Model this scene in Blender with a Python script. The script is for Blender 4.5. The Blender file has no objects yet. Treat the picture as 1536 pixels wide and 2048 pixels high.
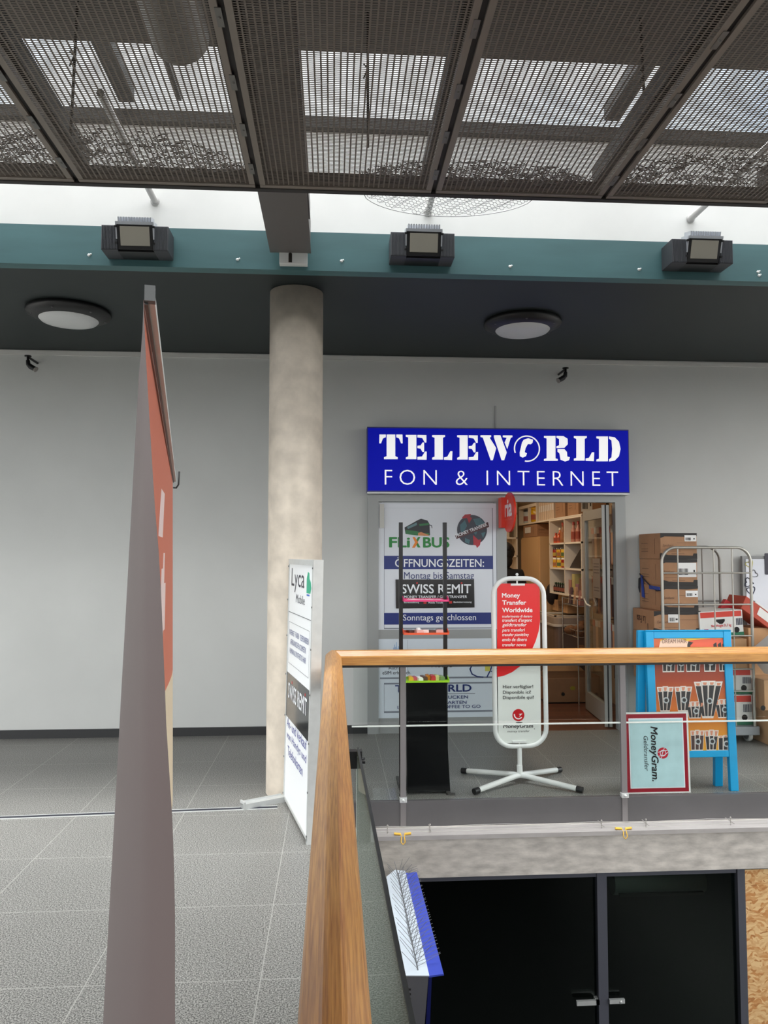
import bpy, bmesh, random
from math import sin, cos, tan, atan, pi, sqrt, radians, atan2
from mathutils import Vector, Matrix
V = Vector
random.seed(7)
S = bpy.context.scene
COL = S.collection
# ------------------------------------------------------------------ camera
FPX, EYE = 1530.0, 1.65
PITCH = atan(86 / FPX)
YAW = atan(102 * cos(PITCH) / FPX)
cam = bpy.data.cameras.new('camera')
cam.sensor_fit = 'AUTO'; cam.sensor_width = 36; cam.lens = 36 * FPX / 2048
cam.clip_start = 0.02; cam.clip_end = 200
camo = bpy.data.objects.new('camera', cam); COL.objects.link(camo)
camo.location = (0, 0, EYE); camo.rotation_euler = (pi / 2 + PITCH, 0, -YAW)
S.camera = camo
# ------------------------------------------------------------------ exposure, daylight
S.view_settings.view_transform = 'Standard'
S.view_settings.look = 'None'
S.view_settings.exposure = 0.9
S.view_settings.gamma = 1
S.view_settings.use_curve_mapping = False
S.cycles.max_bounces = 10; S.cycles.diffuse_bounces = 5; S.cycles.glossy_bounces = 4
S.cycles.transparent_max_bounces = 24
S.cycles.sample_clamp_indirect = 6
W = bpy.data.worlds.new('daylight'); S.world = W; W.use_nodes = True
wn, wl = W.node_tree.nodes, W.node_tree.links
bg = wn['Background']
tc = wn.new('ShaderNodeTexCoord')
nz = wn.new('ShaderNodeTexNoise'); nz.inputs['Scale'].default_value = 3.0; nz.inputs['Detail'].default_value = 5
rp = wn.new('ShaderNodeValToRGB')
rp.color_ramp.elements[0].position = 0.34; rp.color_ramp.elements[0].color = (0.72, 0.82, 0.96, 1)
rp.color_ramp.elements[1].position = 0.52; rp.color_ramp.elements[1].color = (1.0, 0.985, 0.96, 1)
wl.new(tc.outputs['Generated'], nz.inputs['Vector']); wl.new(nz.outputs['Fac'], rp.inputs['Fac'])
# overcast sky: three times brighter overhead than at the horizon, dim ground below it
WORLD = 3.0
sx_ = wn.new('ShaderNodeSeparateXYZ'); wl.new(tc.outputs['Generated'], sx_.inputs[0])
er = wn.new('ShaderNodeValToRGB'); wl.new(sx_.outputs['Z'], er.inputs['Fac'])
er.color_ramp.elements[0].position = 0.0; er.color_ramp.elements[0].color = (0.05, 0.05, 0.05, 1)
er.color_ramp.elements[1].position = 1.0; er.color_ramp.elements[1].color = (1, 1, 1, 1)
k_ = er.color_ramp.elements.new(0.04); k_.color = (0.80, 0.80, 0.80, 1)
ml = wn.new('ShaderNodeMix'); ml.data_type = 'RGBA'; ml.blend_type = 'MULTIPLY'; ml.inputs['Factor'].default_value = 1
wl.new(rp.outputs['Color'], ml.inputs['A']); wl.new(er.outputs['Color'], ml.inputs['B'])
wl.new(ml.outputs['Result'], bg.inputs['Color'])
bg.inputs['Strength'].default_value = WORLD
sun = bpy.data.lights.new('hazy_sun', 'SUN'); sun.energy = 44.0; sun.angle = radians(62); sun.color = (1.0, 0.985, 0.96)
suno = bpy.data.objects.new('hazy_sun', sun); COL.objects.link(suno)
suno.rotation_euler = V((0.06, -0.20, -1.0)).to_track_quat('-Z', 'Y').to_euler()
def area(name, loc, rot, sx, sy, power, color=(1, 1, 1), portal=False):
    l = bpy.data.lights.new(name, 'AREA'); l.shape = 'RECTANGLE'; l.size = sx; l.size_y = sy
    l.energy = power; l.color = color
    if portal: l.cycles.is_portal = True
    o = bpy.data.objects.new(name, l); COL.objects.link(o); o.location = loc; o.rotation_euler = rot
    return o
# the roof light is an open strip of sky between roof slab and white wall; portal helps sampling it
area('skylight_portal', (0.8, 4.5, 4.82), (0, 0, 0), 15, 1.2, 1, portal=True)
# daylight also comes in from the open end behind the camera and from the left
area('back_portal', (-0.5, -3, 2.5), (pi / 2, 0, 0), 15, 2.2, 1, portal=True)
area('right_portal', (7, 2.0, 2.0), (pi / 2, 0, pi / 2), 9, 4.0, 1, portal=True)
area('left_portal', (-8, 1.2, 1.8), (pi / 2, 0, -pi / 2), 8, 3.5, 1, portal=True)
area('shop_tube_light', (1.75, 8.9, 2.66), (0, 0, 0), 0.25, 3.0, 13, (1.0, 0.78, 0.55))
# ------------------------------------------------------------------ pixel -> place helpers
_f = V((sin(YAW) * cos(PITCH), cos(YAW) * cos(PITCH), sin(PITCH)))
_r = V((cos(YAW), -sin(YAW), 0)); _u = _r.cross(_f)
def ray(x, y): return _f + (x - 768) / FPX * _r - (y - 1024) / FPX * _u
def P(x, y, Y):
    d = ray(x, y); t = Y / d.y; return V((d.x * t, Y, EYE + d.z * t))
def px_of(q):
    d = V(q) - V((0, 0, EYE)); z = d.dot(_f); return (768 + FPX * d.dot(_r) / z, 1024 - FPX * d.dot(_u) / z)
def G(x, y, z=0.0):
    d = ray(x, y); t = (z - EYE) / d.z; return V((d.x * t, d.y * t, z))
# ------------------------------------------------------------------ materials
def lin(c):
    c = c / 255.0
    return c / 12.92 if c <= 0.04045 else ((c + 0.055) / 1.055) ** 2.4
def rgb(*c): return (lin(c[0]), lin(c[1]), lin(c[2]), 1)
MATS = {}
def M(name, col, rough=0.5, metal=0.0, var=0.0, scale=8.0, bump=0.0, bscale=60.0, emit=0.0, spec=0.5, stretch=None):
    if name in MATS: return MATS[name]
    m = bpy.data.materials.new(name); m.use_nodes = True; MATS[name] = m
    n, l = m.node_tree.nodes, m.node_tree.links
    b = n['Principled BSDF']; c = rgb(*col)
    b.inputs['Base Color'].default_value = c
    b.inputs['Roughness'].default_value = rough; b.inputs['Metallic'].default_value = metal
    b.inputs['Specular IOR Level'].default_value = spec
    if var or bump:
        co = n.new('ShaderNodeTexCoord'); src = co.outputs['Object']
        if stretch:
            mp = n.new('ShaderNodeMapping'); mp.inputs['Scale'].default_value = stretch
            l.new(src, mp.inputs['Vector']); src = mp.outputs['Vector']
    if var:
        t = n.new('ShaderNodeTexNoise'); t.inputs['Scale'].default_value = scale; t.inputs['Detail'].default_value = 6
        l.new(src, t.inputs['Vector'])
        r = n.new('ShaderNodeValToRGB')
        r.color_ramp.elements[0].position = 0.3; r.color_ramp.elements[1].position = 0.7
        r.color_ramp.elements[0].color = tuple(max(0, v * (1 - var)) for v in c[:3]) + (1,)
        r.color_ramp.elements[1].color = tuple(min(1, v * (1 + var)) for v in c[:3]) + (1,)
        l.new(t.outputs['Fac'], r.inputs['Fac']); l.new(r.outputs['Color'], b.inputs['Base Color'])
    if bump:
        t2 = n.new('ShaderNodeTexNoise'); t2.inputs['Scale'].default_value = bscale; t2.inputs['Detail'].default_value = 4
        l.new(src, t2.inputs['Vector'])
        bp = n.new('ShaderNodeBump'); bp.inputs['Strength'].default_value = bump; bp.inputs['Distance'].default_value = 0.005
        l.new(t2.outputs['Fac'], bp.inputs['Height']); l.new(bp.outputs['Normal'], b.inputs['Normal'])
    if emit:
        b.inputs['Emission Color'].default_value = c; b.inputs['Emission Strength'].default_value = emit
    return m
def glass_mat(name, tint=(0.9, 0.95, 0.93), gain=1.0, base=0.03):
    if name in MATS: return MATS[name]
    m = bpy.data.materials.new(name); m.use_nodes = True; MATS[name] = m
    n, l = m.node_tree.nodes, m.node_tree.links
    n.remove(n['Principled BSDF'])
    tr = n.new('ShaderNodeBsdfTransparent'); tr.inputs['Color'].default_value = (*tint, 1)
    gl = n.new('ShaderNodeBsdfGlossy'); gl.inputs['Roughness'].default_value = 0.02; gl.inputs['Color'].default_value = (0.9, 0.95, 0.93, 1)
    fr = n.new('ShaderNodeLayerWeight'); fr.inputs['Blend'].default_value = 0.5
    pw_ = n.new('ShaderNodeMath'); pw_.operation = 'POWER'; pw_.inputs[1].default_value = 5; l.new(fr.outputs['Facing'], pw_.inputs[0])
    ma_ = n.new('ShaderNodeMath'); ma_.operation = 'MULTIPLY_ADD'; ma_.inputs[1].default_value = 0.9; ma_.inputs[2].default_value = base; l.new(pw_.outputs[0], ma_.inputs[0])
    mx = n.new('ShaderNodeMixShader')
    l.new(ma_.outputs[0], mx.inputs['Fac']); l.new(tr.outputs[0], mx.inputs[1]); l.new(gl.outputs[0], mx.inputs[2])
    l.new(mx.outputs[0], n['Material Output'].inputs['Surface'])
    return m
def two_sided(name, front, back, rough=0.6):
    m = M(name, front, rough); n, l = m.node_tree.nodes, m.node_tree.links
    g = n.new('ShaderNodeNewGeometry'); x = n.new('ShaderNodeMix'); x.data_type = 'RGBA'
    x.inputs['A'].default_value = rgb(*front); x.inputs['B'].default_value = rgb(*back)
    l.new(g.outputs['Backfacing'], x.inputs['Factor']); l.new(x.outputs['Result'], n['Principled BSDF'].inputs['Base Color'])
    return m
# ------------------------------------------------------------------ mesh builder
class Fr:                                   # a drawing frame: origin, right, up, outward normal
    def __init__(s, o, r, u):
        s.o = V(o); s.r = V(r).normalized(); s.u = V(u).normalized(); s.n = s.r.cross(s.u).normalized()
    def p(s, x, y, z=0.0): return s.o + s.r * x + s.u * y + s.n * z
WALL = Fr((0, 0, 0), (1, 0, 0), (0, 0, 1))   # normal is -Y: towards the camera side
def plane_at(Y): return Fr((0, Y, 0), (1, 0, 0), (0, 0, 1))
_dg = bpy.context.evaluated_depsgraph_get
_textcache = {}
def text_mesh(s, bold, shear, space, align='LEFT'):
    k = (s, bold, shear, space)
    if k in _textcache: return _textcache[k]
    c = bpy.data.curves.new('t', 'FONT'); c.body = s; c.size = 1; c.offset = bold; c.shear = shear
    c.space_character = space; c.resolution_u = 3; c.align_x = 'CENTER' if '\n' in s else 'LEFT'
    o = bpy.data.objects.new('t', c); COL.objects.link(o); bpy.context.view_layer.update()
    me = bpy.data.meshes.new_from_object(o.evaluated_get(_dg()))
    vs = [tuple(v.co) for v in me.vertices]; fs = [tuple(p.vertices) for p in me.polygons]
    bpy.data.objects.remove(o); bpy.data.curves.remove(c); bpy.data.meshes.remove(me)
    _textcache[k] = (vs, fs); return vs, fs
ORIGIN = {}
class MB:
    def __init__(s): s.v = []; s.f = []; s.m = []; s.sm = []
    def add(s, vs, fs, m=0, smooth=False):
        b = len(s.v); s.v += [V(q) for q in vs]
        for f in fs: s.f.append(tuple(b + i for i in f)); s.m.append(m); s.sm.append(smooth)
        return s
    def box(s, x0, x1, y0, y1, z0, z1, m=0):
        vs = [(x, y, z) for z in (z0, z1) for y in (y0, y1) for x in (x0, x1)]
        return s.add(vs, [(0, 2, 3, 1), (4, 5, 7, 6), (0, 1, 5, 4), (2, 6, 7, 3), (0, 4, 6, 2), (1, 3, 7, 5)], m)
    def obox(s, F, x0, x1, y0, y1, n0, n1, m=0):
        vs = [F.p(x, y, n) for n in (n0, n1) for y in (y0, y1) for x in (x0, x1)]
        return s.add(vs, [(0, 2, 3, 1), (4, 5, 7, 6), (0, 1, 5, 4), (2, 6, 7, 3), (0, 4, 6, 2), (1, 3, 7, 5)], m)
    def tube(s, pts, r, n=8, m=0, closed=False, caps=True):
        pts = [V(p) for p in pts]; N = len(pts); rr = r if isinstance(r, (list, tuple)) else [r] * N
        vs = []; prev = None
        for i, p in enumerate(pts):
            a = pts[i - 1] if (i > 0 or closed) else p; c = pts[(i + 1) % N] if (i < N - 1 or closed) else p
            t = (c - a).normalized()
            if prev is None:
                h = V((0, 0, 1)) if abs(t.z) < 0.9 else V((1, 0, 0)); x = t.cross(h).normalized()
            else: x = (prev - t * prev.dot(t)).normalized()
            prev = x; y = t.cross(x)
            vs += [p + (x * cos(2 * pi * k / n) + y * sin(2 * pi * k / n)) * rr[i] for k in range(n)]
        fs = []
        for i in range(N if closed else N - 1):
            j = (i + 1) % N
            fs += [(i * n + k, i * n + (k + 1) % n, j * n + (k + 1) % n, j * n + k) for k in range(n)]
        s.add(vs, fs, m, True)
        if caps and not closed:
            s.add(vs[:n], [tuple(range(n - 1, -1, -1))], m); s.add(vs[-n:], [tuple(range(n))], m)
        return s
    def lathe(s, c, prof, n=24, m=0, axis=(0, 0, 1), sx=1.0, smooth=True):
        a = V(axis).normalized(); h = V((1, 0, 0)) if abs(a.x) < 0.9 else V((0, 1, 0))
        x = (h - a * h.dot(a)).normalized(); y = a.cross(x); c = V(c); vs = []
        for r, z in prof: vs += [c + a * z + (x * cos(2 * pi * k / n) * sx + y * sin(2 * pi * k / n)) * r for k in range(n)]
        fs = [(i * n + k, i * n + (k + 1) % n, (i + 1) * n + (k + 1) % n, (i + 1) * n + k) for i in range(len(prof) - 1) for k in range(n)]
        s.add(vs, fs, m, smooth)
        if prof[0][0] > 1e-5: s.add(vs[:n], [tuple(range(n - 1, -1, -1))], m)
        if prof[-1][0] > 1e-5: s.add(vs[-n:], [tuple(range(n))], m)
        return s
    def sphere(s, c, r, m=0, n=14, sc=(1, 1, 1)):
        k = 8; c = V(c)
        vs = [c + V((cos(2 * pi * j / n) * sin(pi * i / k) * r * sc[0], sin(2 * pi * j / n) * sin(pi * i / k) * r * sc[1], -cos(pi * i / k) * r * sc[2])) for i in range(k + 1) for j in range(n)]
        fs = [(i * n + j, i * n + (j + 1) % n, (i + 1) * n + (j + 1) % n, (i + 1) * n + j) for i in range(k) for j in range(n)]
        return s.add(vs, fs, m, True)
    def poly(s, F, pts, n0, n1, m=0):
        if sum(pts[i - 1][0] * pts[i][1] - pts[i][0] * pts[i - 1][1] for i in range(len(pts))) < 0: pts = pts[::-1]
        k = len(pts); vs = [F.p(x, y, n0) for x, y in pts] + [F.p(x, y, n1) for x, y in pts]
        fs = [tuple(range(k - 1, -1, -1)), tuple(range(k, 2 * k))] + [(i, (i + 1) % k, k + (i + 1) % k, k + i) for i in range(k)]
        return s.add(vs, fs, m)
    def ring(s, F, cx, cy, r0, r1, n0, n1, m=0, a0=0, a1=360, k=40, sy=1.0):
        A = [radians(a0 + (a1 - a0) * i / k) for i in range(k + 1)]
        for i in range(k):
            q = [(cx + r * cos(a), cy + r * sin(a) * sy) for r, a in ((r0, A[i]), (r1, A[i]), (r1, A[i + 1]), (r0, A[i + 1]))]
            s.poly(F, q, n0, n1, m)
        return s
    def disc(s, F, cx, cy, rx, ry, n0, n1, m=0, k=28):
        return s.poly(F, [(cx + rx * cos(2 * pi * i / k), cy + ry * sin(2 * pi * i / k)) for i in range(k)], n0, n1, m)
    def stroke(s, F, pts, w, n0, n1, m=0):
        for a, b in zip(pts, pts[1:]):
            d = V((b[0] - a[0], b[1] - a[1])); 
            if d.length < 1e-6: continue
            d.normalize(); q = V((-d.y, d.x)) * w / 2; e = d * w * 0.3
            s.poly(F, [(a[0] - e.x + q.x, a[1] - e.y + q.y), (a[0] - e.x - q.x, a[1] - e.y - q.y), (b[0] + e.x - q.x, b[1] + e.y - q.y), (b[0] + e.x + q.x, b[1] + e.y + q.y)], n0, n1, m)
        return s
    def text(s, F, t, x, y, w=None, h=None, n=0.001, m=0, bold=0.0, shear=0.0, space=1.0, rot=0.0):
        """write t with its bounding box's lower left corner at (x, y); w and / or h give its size"""
        vs, fs = text_mesh(t, min(bold, 0.0), shear, space)
        if bold > 0.006:                   # heavier strokes: the glyphs stamped a few times, slightly apart
            b_ = bold * 0.8; n0 = len(vs); V0, F0 = vs, fs; vs, fs = [], []
            for k, (dx, dy) in enumerate(((-1, 0), (1, 0), (0, -0.8), (0, 0.8), (-.7, -.6), (.7, .6), (-.7, .6), (.7, -.6))):
                vs = vs + [(q[0] + dx * b_, q[1] + dy * b_, 0.00012 * k) for q in V0]; fs = fs + [tuple(i + n0 * k for i in f) for f in F0]
        x0 = min(q[0] for q in vs); x1 = max(q[0] for q in vs); y0 = min(q[1] for q in vs); y1 = max(q[1] for q in vs)
        kx = w / (x1 - x0) if w else None; ky = h / (y1 - y0) if h else None
        kx = kx or ky; ky = ky or kx; c_, s_ = cos(rot), sin(rot); out = []
        for q in vs:
            a, b = (q[0] - x0) * kx, (q[1] - y0) * ky
            out.append(F.p(x + a * c_ - b * s_, y + a * s_ + b * c_, n + q[2]))
        return s.add(out, fs, m)
    def build(s, name, mats, parent=None, label=None, cat=None, group=None, kind=None, bevel=0.0, at=None):
        mats = mats if isinstance(mats, (list, tuple)) else [mats]
        o = V(ORIGIN[parent.name]) if parent else V(at) if at is not None else V((0, 0, 0))
        me = bpy.data.meshes.new(name); me.from_pydata([tuple(q - o) for q in s.v], [], s.f)
        for q in mats: me.materials.append(q)
        me.polygons.foreach_set('material_index', s.m); me.polygons.foreach_set('use_smooth', s.sm); me.update()
        ob = bpy.data.objects.new(name, me); COL.objects.link(ob)
        if parent: ob.parent = parent
        else: ob.location = o
        ORIGIN[ob.name] = tuple(o); props(ob, label, cat, group, kind)
        if bevel:
            b = ob.modifiers.new('bevel', 'BEVEL'); b.width = bevel; b.segments = 2; b.limit_method = 'ANGLE'; b.angle_limit = radians(50)
        return ob
def props(o, label=None, cat=None, group=None, kind=None):
    if label: o['label'] = label
    if cat: o['category'] = cat
    if group: o['group'] = group
    if kind: o['kind'] = kind
def thing(name, loc, label, cat, group=None):
    o = bpy.data.objects.new(name, None); COL.objects.link(o); o.location = loc; o.empty_display_size = 0.1
    ORIGIN[o.name] = tuple(loc); props(o, label, cat, group); return o
def struct(mb, name, mats, parent=None, bevel=0.0): return mb.build(name, mats, parent, kind=None if parent else 'structure', bevel=bevel)
def dup(root, loc, label=None, group=None, rotz=None):
    r = root.copy(); COL.objects.link(r); r.location = loc
    if rotz is not None: r.rotation_euler = (0, 0, rotz)
    if label: r['label'] = label
    if group: r['group'] = group
    for ch in list(root.children):
        c = ch.copy(); COL.objects.link(c); c.parent = r
        for g in ch.children:
            d = g.copy(); COL.objects.link(d); d.parent = c
    return r
def rrect(x0, x1, y0, y1, r, k=6):
    out = []
    for cx, cy, a in ((x1 - r, y0 + r, -90), (x1 - r, y1 - r, 0), (x0 + r, y1 - r, 90), (x0 + r, y0 + r, 180)):
        out += [(cx + r * cos(radians(a + 90 * i / k)), cy + r * sin(radians(a + 90 * i / k))) for i in range(k + 1)]
    return out
# ================================================================== the setting
def floor_mat():
    m = bpy.data.materials.new('granite_tiles'); m.use_nodes = True; n, l = m.node_tree.nodes, m.node_tree.links
    b = n['Principled BSDF']; b.inputs['Roughness'].default_value = 0.42
    tc = n.new('ShaderNodeTexCoord'); sp = n.new('ShaderNodeSeparateXYZ'); l.new(tc.outputs['Object'], sp.inputs[0])
    def joint(out, off, step):
        a = n.new('ShaderNodeMath'); a.operation = 'SUBTRACT'; l.new(out, a.inputs[0]); a.inputs[1].default_value = off
        p = n.new('ShaderNodeMath'); p.operation = 'PINGPONG'; l.new(a.outputs[0], p.inputs[0]); p.inputs[1].default_value = step / 2
        c = n.new('ShaderNodeMath'); c.operation = 'LESS_THAN'; l.new(p.outputs[0], c.inputs[0]); c.inputs[1].default_value = 0.0020
        return c.outputs[0]
    jx = joint(sp.outputs['X'], -0.275, 0.67); jy = joint(sp.outputs['Y'], 3.10, 0.64)
    mx = n.new('ShaderNodeMath'); mx.operation = 'MAXIMUM'; l.new(jx, mx.inputs[0]); l.new(jy, mx.inputs[1])
    nz = n.new('ShaderNodeTexNoise'); nz.inputs['Scale'].default_value = 165; nz.inputs['Detail'].default_value = 3; l.new(tc.outputs['Object'], nz.inputs['Vector'])
    r = n.new('ShaderNodeValToRGB'); e = r.color_ramp.elements
    e[0].position = 0.38; e[0].color = rgb(54, 54, 52); e[1].position = 0.64; e[1].color = rgb(170, 168, 162)
    l.new(nz.outputs['Fac'], r.inputs['Fac'])
    big = n.new('ShaderNodeTexNoise'); big.inputs['Scale'].default_value = 1.3; l.new(tc.outputs['Object'], big.inputs['Vector'])
    mm = n.new('ShaderNodeMapRange'); l.new(big.outputs['Fac'], mm.inputs['Value']); mm.inputs['To Min'].default_value = 0.86; mm.inputs['To Max'].default_value = 1.12
    mul = n.new('ShaderNodeMix'); mul.data_type = 'RGBA'; mul.blend_type = 'MULTIPLY'; mul.inputs['Factor'].default_value = 1
    l.new(r.outputs['Color'], mul.inputs['A']); l.new(mm.outputs[0], mul.inputs['B'])
    x = n.new('ShaderNodeMix'); x.data_type = 'RGBA'; l.new(mx.outputs[0], x.inputs['Factor']); l.new(mul.outputs['Result'], x.inputs['A']); x.inputs['B'].default_value = rgb(168, 166, 160)
    l.new(x.outputs['Result'], b.inputs['Base Color'])
    return m
FLOORM = floor_mat()
plaster = M('grey_plaster', (198, 200, 197), 0.85, var=0.035, scale=1.6, bump=0.05)
white_plaster = M('white_plaster', (240, 240, 236), 0.8, var=0.03, scale=3)
teal = M('teal_paint', (70, 108, 111), 0.5, var=0.10, scale=5, stretch=(0.4, 1, 2))
dark_base = M('dark_skirting', (38, 39, 40), 0.5)
concrete = M('raw_concrete', (206, 200, 192), 0.85, var=0.26, scale=15, bump=0.4, bscale=60, stretch=(0.5, 1, 1.4))
column_conc = M('column_concrete', (205, 194, 178), 0.8, var=0.13, scale=9, bump=0.12, bscale=70)
steel_grey = M('grey_steel_paint', (112, 110, 110), 0.45, 0.2, var=0.05, scale=6)
steel_dark = M('dark_steel_paint', (52, 50, 48), 0.5, 0.2)
beam_grey = M('brown_grey_beam_paint', (98, 93, 90), 0.5, 0.1)
alu = M('aluminium', (206, 208, 206), 0.4, 0.3, var=0.05, scale=20)
frame_grey = M('grey_door_frame', (150, 153, 152), 0.45, 0.25)
black = M('black_plastic', (24, 24, 25), 0.4)
white_metal = M('white_powder_coat', (226, 228, 225), 0.35)
glass = glass_mat('clear_glass', (0.97, 0.985, 0.98))
tint_glass = glass_mat('grey_green_glass', (0.55, 0.62, 0.58))
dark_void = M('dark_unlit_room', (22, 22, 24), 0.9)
ZS, YF, YW, YE = 3.55, 5.03, 7.20, 5.24      # soffit, teal beam, shop wall, floor edge

mb = MB(); mb.box(-8, 0.06, -3, YE, -0.12, 0).box(-8, 7, YE, 7.45, -0.12, 0); struct(mb, 'floor', FLOORM)
# shop wall with the shop front opening
OX0, OX1, OZ = P(735, 1200, YW).x, P(1250, 1200, YW).x, 2.24
mb = MB(); mb.box(-8, OX0, YW, YW + 0.2, 0, ZS + 0.3).box(OX1, 7, YW, YW + 0.2, 0, ZS + 0.3).box(OX0, OX1, YW, YW + 0.2, OZ, ZS + 0.3)
struct(mb, 'wall_back', plaster)
mb = MB(); mb.box(-8, OX0, YW - 0.018, YW, 0, 0.075).box(OX1, 7, YW - 0.018, YW, 0, 0.075); struct(mb, 'baseboard_back', dark_base)
mb = MB(); mb.box(-8, 7, YW - 0.012, YW, ZS - 0.05, ZS - 0.008); struct(mb, 'trim_1', M('pale_wall_strip', (206, 206, 202), 0.7))
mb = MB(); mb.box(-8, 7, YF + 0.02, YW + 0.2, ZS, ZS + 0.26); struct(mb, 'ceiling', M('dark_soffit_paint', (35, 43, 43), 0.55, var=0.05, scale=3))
ZT = P(768, 468, YF).z
mb = MB(); mb.box(-8, 7, YF, YF + 0.09, ZS - 0.004, ZT); beam = struct(mb, 'trim_2', teal)
dab = M('white_filler', (225, 228, 225), 0.8)
for x, y in ((178, 510), (475, 519), (683, 522), (1020, 533), (1278, 539), (1516, 544), (1518, 551)):
    q = P(x, y, YF); m2 = MB(); m2.sphere(q, 0.011, n=8, sc=(1, 0.6, 0.9)).sphere(q + V((0.012, 0, 0.006)), 0.006, n=6)
    m2.build('filler_dab', dab, beam)
mb = MB(); mb.box(-8, 7, YF + 0.09, YF + 0.2, ZT - 0.02, 4.55); struct(mb, 'wall_upper', white_plaster)
mb = MB(); mb.box(-8, 7, YF + 0.02, YF + 0.28, 4.55, 4.625); struct(mb, 'trim_3', steel_dark)
# roof slab above the metal ceiling; the strip of roof light lies between it and the white wall
mb = MB(); mb.box(-8, 7, -4, 3.905, 4.30, 4.42); struct(mb, 'ceiling', M('roof_underside', (92, 88, 84), 0.8))
mb = MB()
for x in (-1.40, 1.94, -4.6, 5.2): mb.box(x - 0.05, x + 0.05, 3.9, 5.1, 4.70, 4.80)
for x in (-1.05, 2.35): mb.box(x - 0.015, x + 0.015, 4.0, 5.1, 4.72, 4.78)
sky_win = struct(mb, 'window_3', steel_dark)
MB().box(-8, 7, 3.9, 5.3, 4.735, 4.745).build('roof_glazing', glass_mat('dimming_roof_glass', (0.48, 0.49, 0.50)), sky_win)  # tinted pane added to dim the sky seen through the slots
# right hand end of the hall, out of frame
mb = MB(); mb.box(7, 7.2, -3, 7.4, -4, 0.3); struct(mb, 'wall_right', plaster)
# edge of the upper floor towards the open stairwell
mb = MB()
mb.box(0.08, 7, 5.20, 5.24, -0.165, 0.004); mb.box(0.06, 0.10, -3, 5.20, -0.165, 0.004)
struct(mb, 'trim_5', M('grey_steel_fascia', (92, 90, 91), 0.45, 0.15, var=0.06, scale=4))
mb = MB(); mb.box(0.10, 7, 5.04, 5.20, -0.180, -0.168).box(0.10, 7, 5.035, 5.045, -0.192, -0.165); struct(mb, 'trim_6', M('galvanised_sill', (168, 163, 160), 0.55, 0.2, var=0.12, scale=9, stretch=(0.5, 3, 1)))
mb = MB(); mb.box(-0.1, 7, 5.20, 5.36, -0.50, -0.165); mb.box(-0.3, 0.05, -3, 5.20, -0.50, -0.125); struct(mb, 'trim_7', concrete)
# lower floor: dark shop front under the concrete beam
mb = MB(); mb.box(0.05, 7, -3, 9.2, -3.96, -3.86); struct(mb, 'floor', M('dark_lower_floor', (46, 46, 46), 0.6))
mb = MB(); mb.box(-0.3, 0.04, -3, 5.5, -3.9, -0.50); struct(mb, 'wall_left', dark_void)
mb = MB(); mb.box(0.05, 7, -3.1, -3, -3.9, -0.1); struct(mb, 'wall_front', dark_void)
mb = MB(); mb.box(-8, 7, -3.2, -3.1, -0.12, 1.4); struct(mb, 'wall_light_block', plaster)  # unseen low wall, added to block daylight near the horizon behind the camera
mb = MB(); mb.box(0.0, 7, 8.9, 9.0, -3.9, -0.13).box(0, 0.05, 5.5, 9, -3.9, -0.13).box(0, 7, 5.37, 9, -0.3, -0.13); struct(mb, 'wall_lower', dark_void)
YL = 5.46
fm = M('dark_window_frame', (98, 100, 110), 0.4, 0.3)
xa, xb = P(1203, 1900, YL).x, P(1484, 1900, YL).x
w = MB(); w.box(0.06, xb + 0.05, YL, YL + 0.06, -0.57, -0.49, 0).box(0.06, xb - 0.04, YL - 0.02, YL + 0.05, -0.625, -0.57, 0)
w.box(xa - 0.035, xa + 0.035, YL - 0.03, YL + 0.06, -3.86, -0.57).box(xb - 0.035, xb + 0.02, YL - 0.03, YL + 0.06, -3.86, -0.52)
for x in (0.45, 0.95, 1.5, 1.85, 2.2, 2.62): w.lathe((x, YL - 0.002, -0.53), [(0.006, 0), (0.006, 0.004), (0, 0.004)], 8, 0, axis=(0, -1, 0))
win = struct(w, 'window_2', fm)
mb = MB(); mb.box(0.08, xa - 0.035, YL + 0.01, YL + 0.022, -3.84, -0.62); mb.build('window_pane', tint_glass, win)
mb = MB(); mb.box(xa + 0.035, xb - 0.035, YL + 0.01, YL + 0.022, -3.84, -0.62); mb.build('window_pane', tint_glass, win)
mb = MB(); a, b = P(1154, 2008, YL - 0.05), P(1250, 2003, YL - 0.05)
mb.box(a.x, xa - 0.036, YL - 0.05, YL - 0.03, a.z - 0.014, a.z + 0.016).box(xa - 0.06, xa - 0.036, YL - 0.05, YL + 0.01, a.z - 0.014, a.z + 0.016); mb.build('door_handle', alu, win)
mb = MB(); mb.box(xa + 0.036, b.x, YL - 0.05, YL - 0.03, a.z - 0.010, a.z + 0.018).sphere((b.x - 0.03, YL - 0.04, a.z), 0.016, n=10); mb.build('door_handle', alu, win)
# faint things in the unlit lower room
t = thing('air_curtain', (2.55, 6.2, -0.9), 'dim grey air curtain hanging inside the dark lower shop window', 'air curtain')
MB().lathe((2.25, 6.2, -0.98), [(0.10, 0), (0.10, 0.75), (0, 0.75)], 18, axis=(1, 0, 0)).box(2.25, 3.0, 6.2, 6.4, -0.9, -0.8).build('housing', M('dim_grey_case', (120, 124, 124), 0.5), t)
MB().box(2.28, 2.97, 6.09, 6.12, -1.06, -1.04).build('outlet_slot', black, t)
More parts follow.
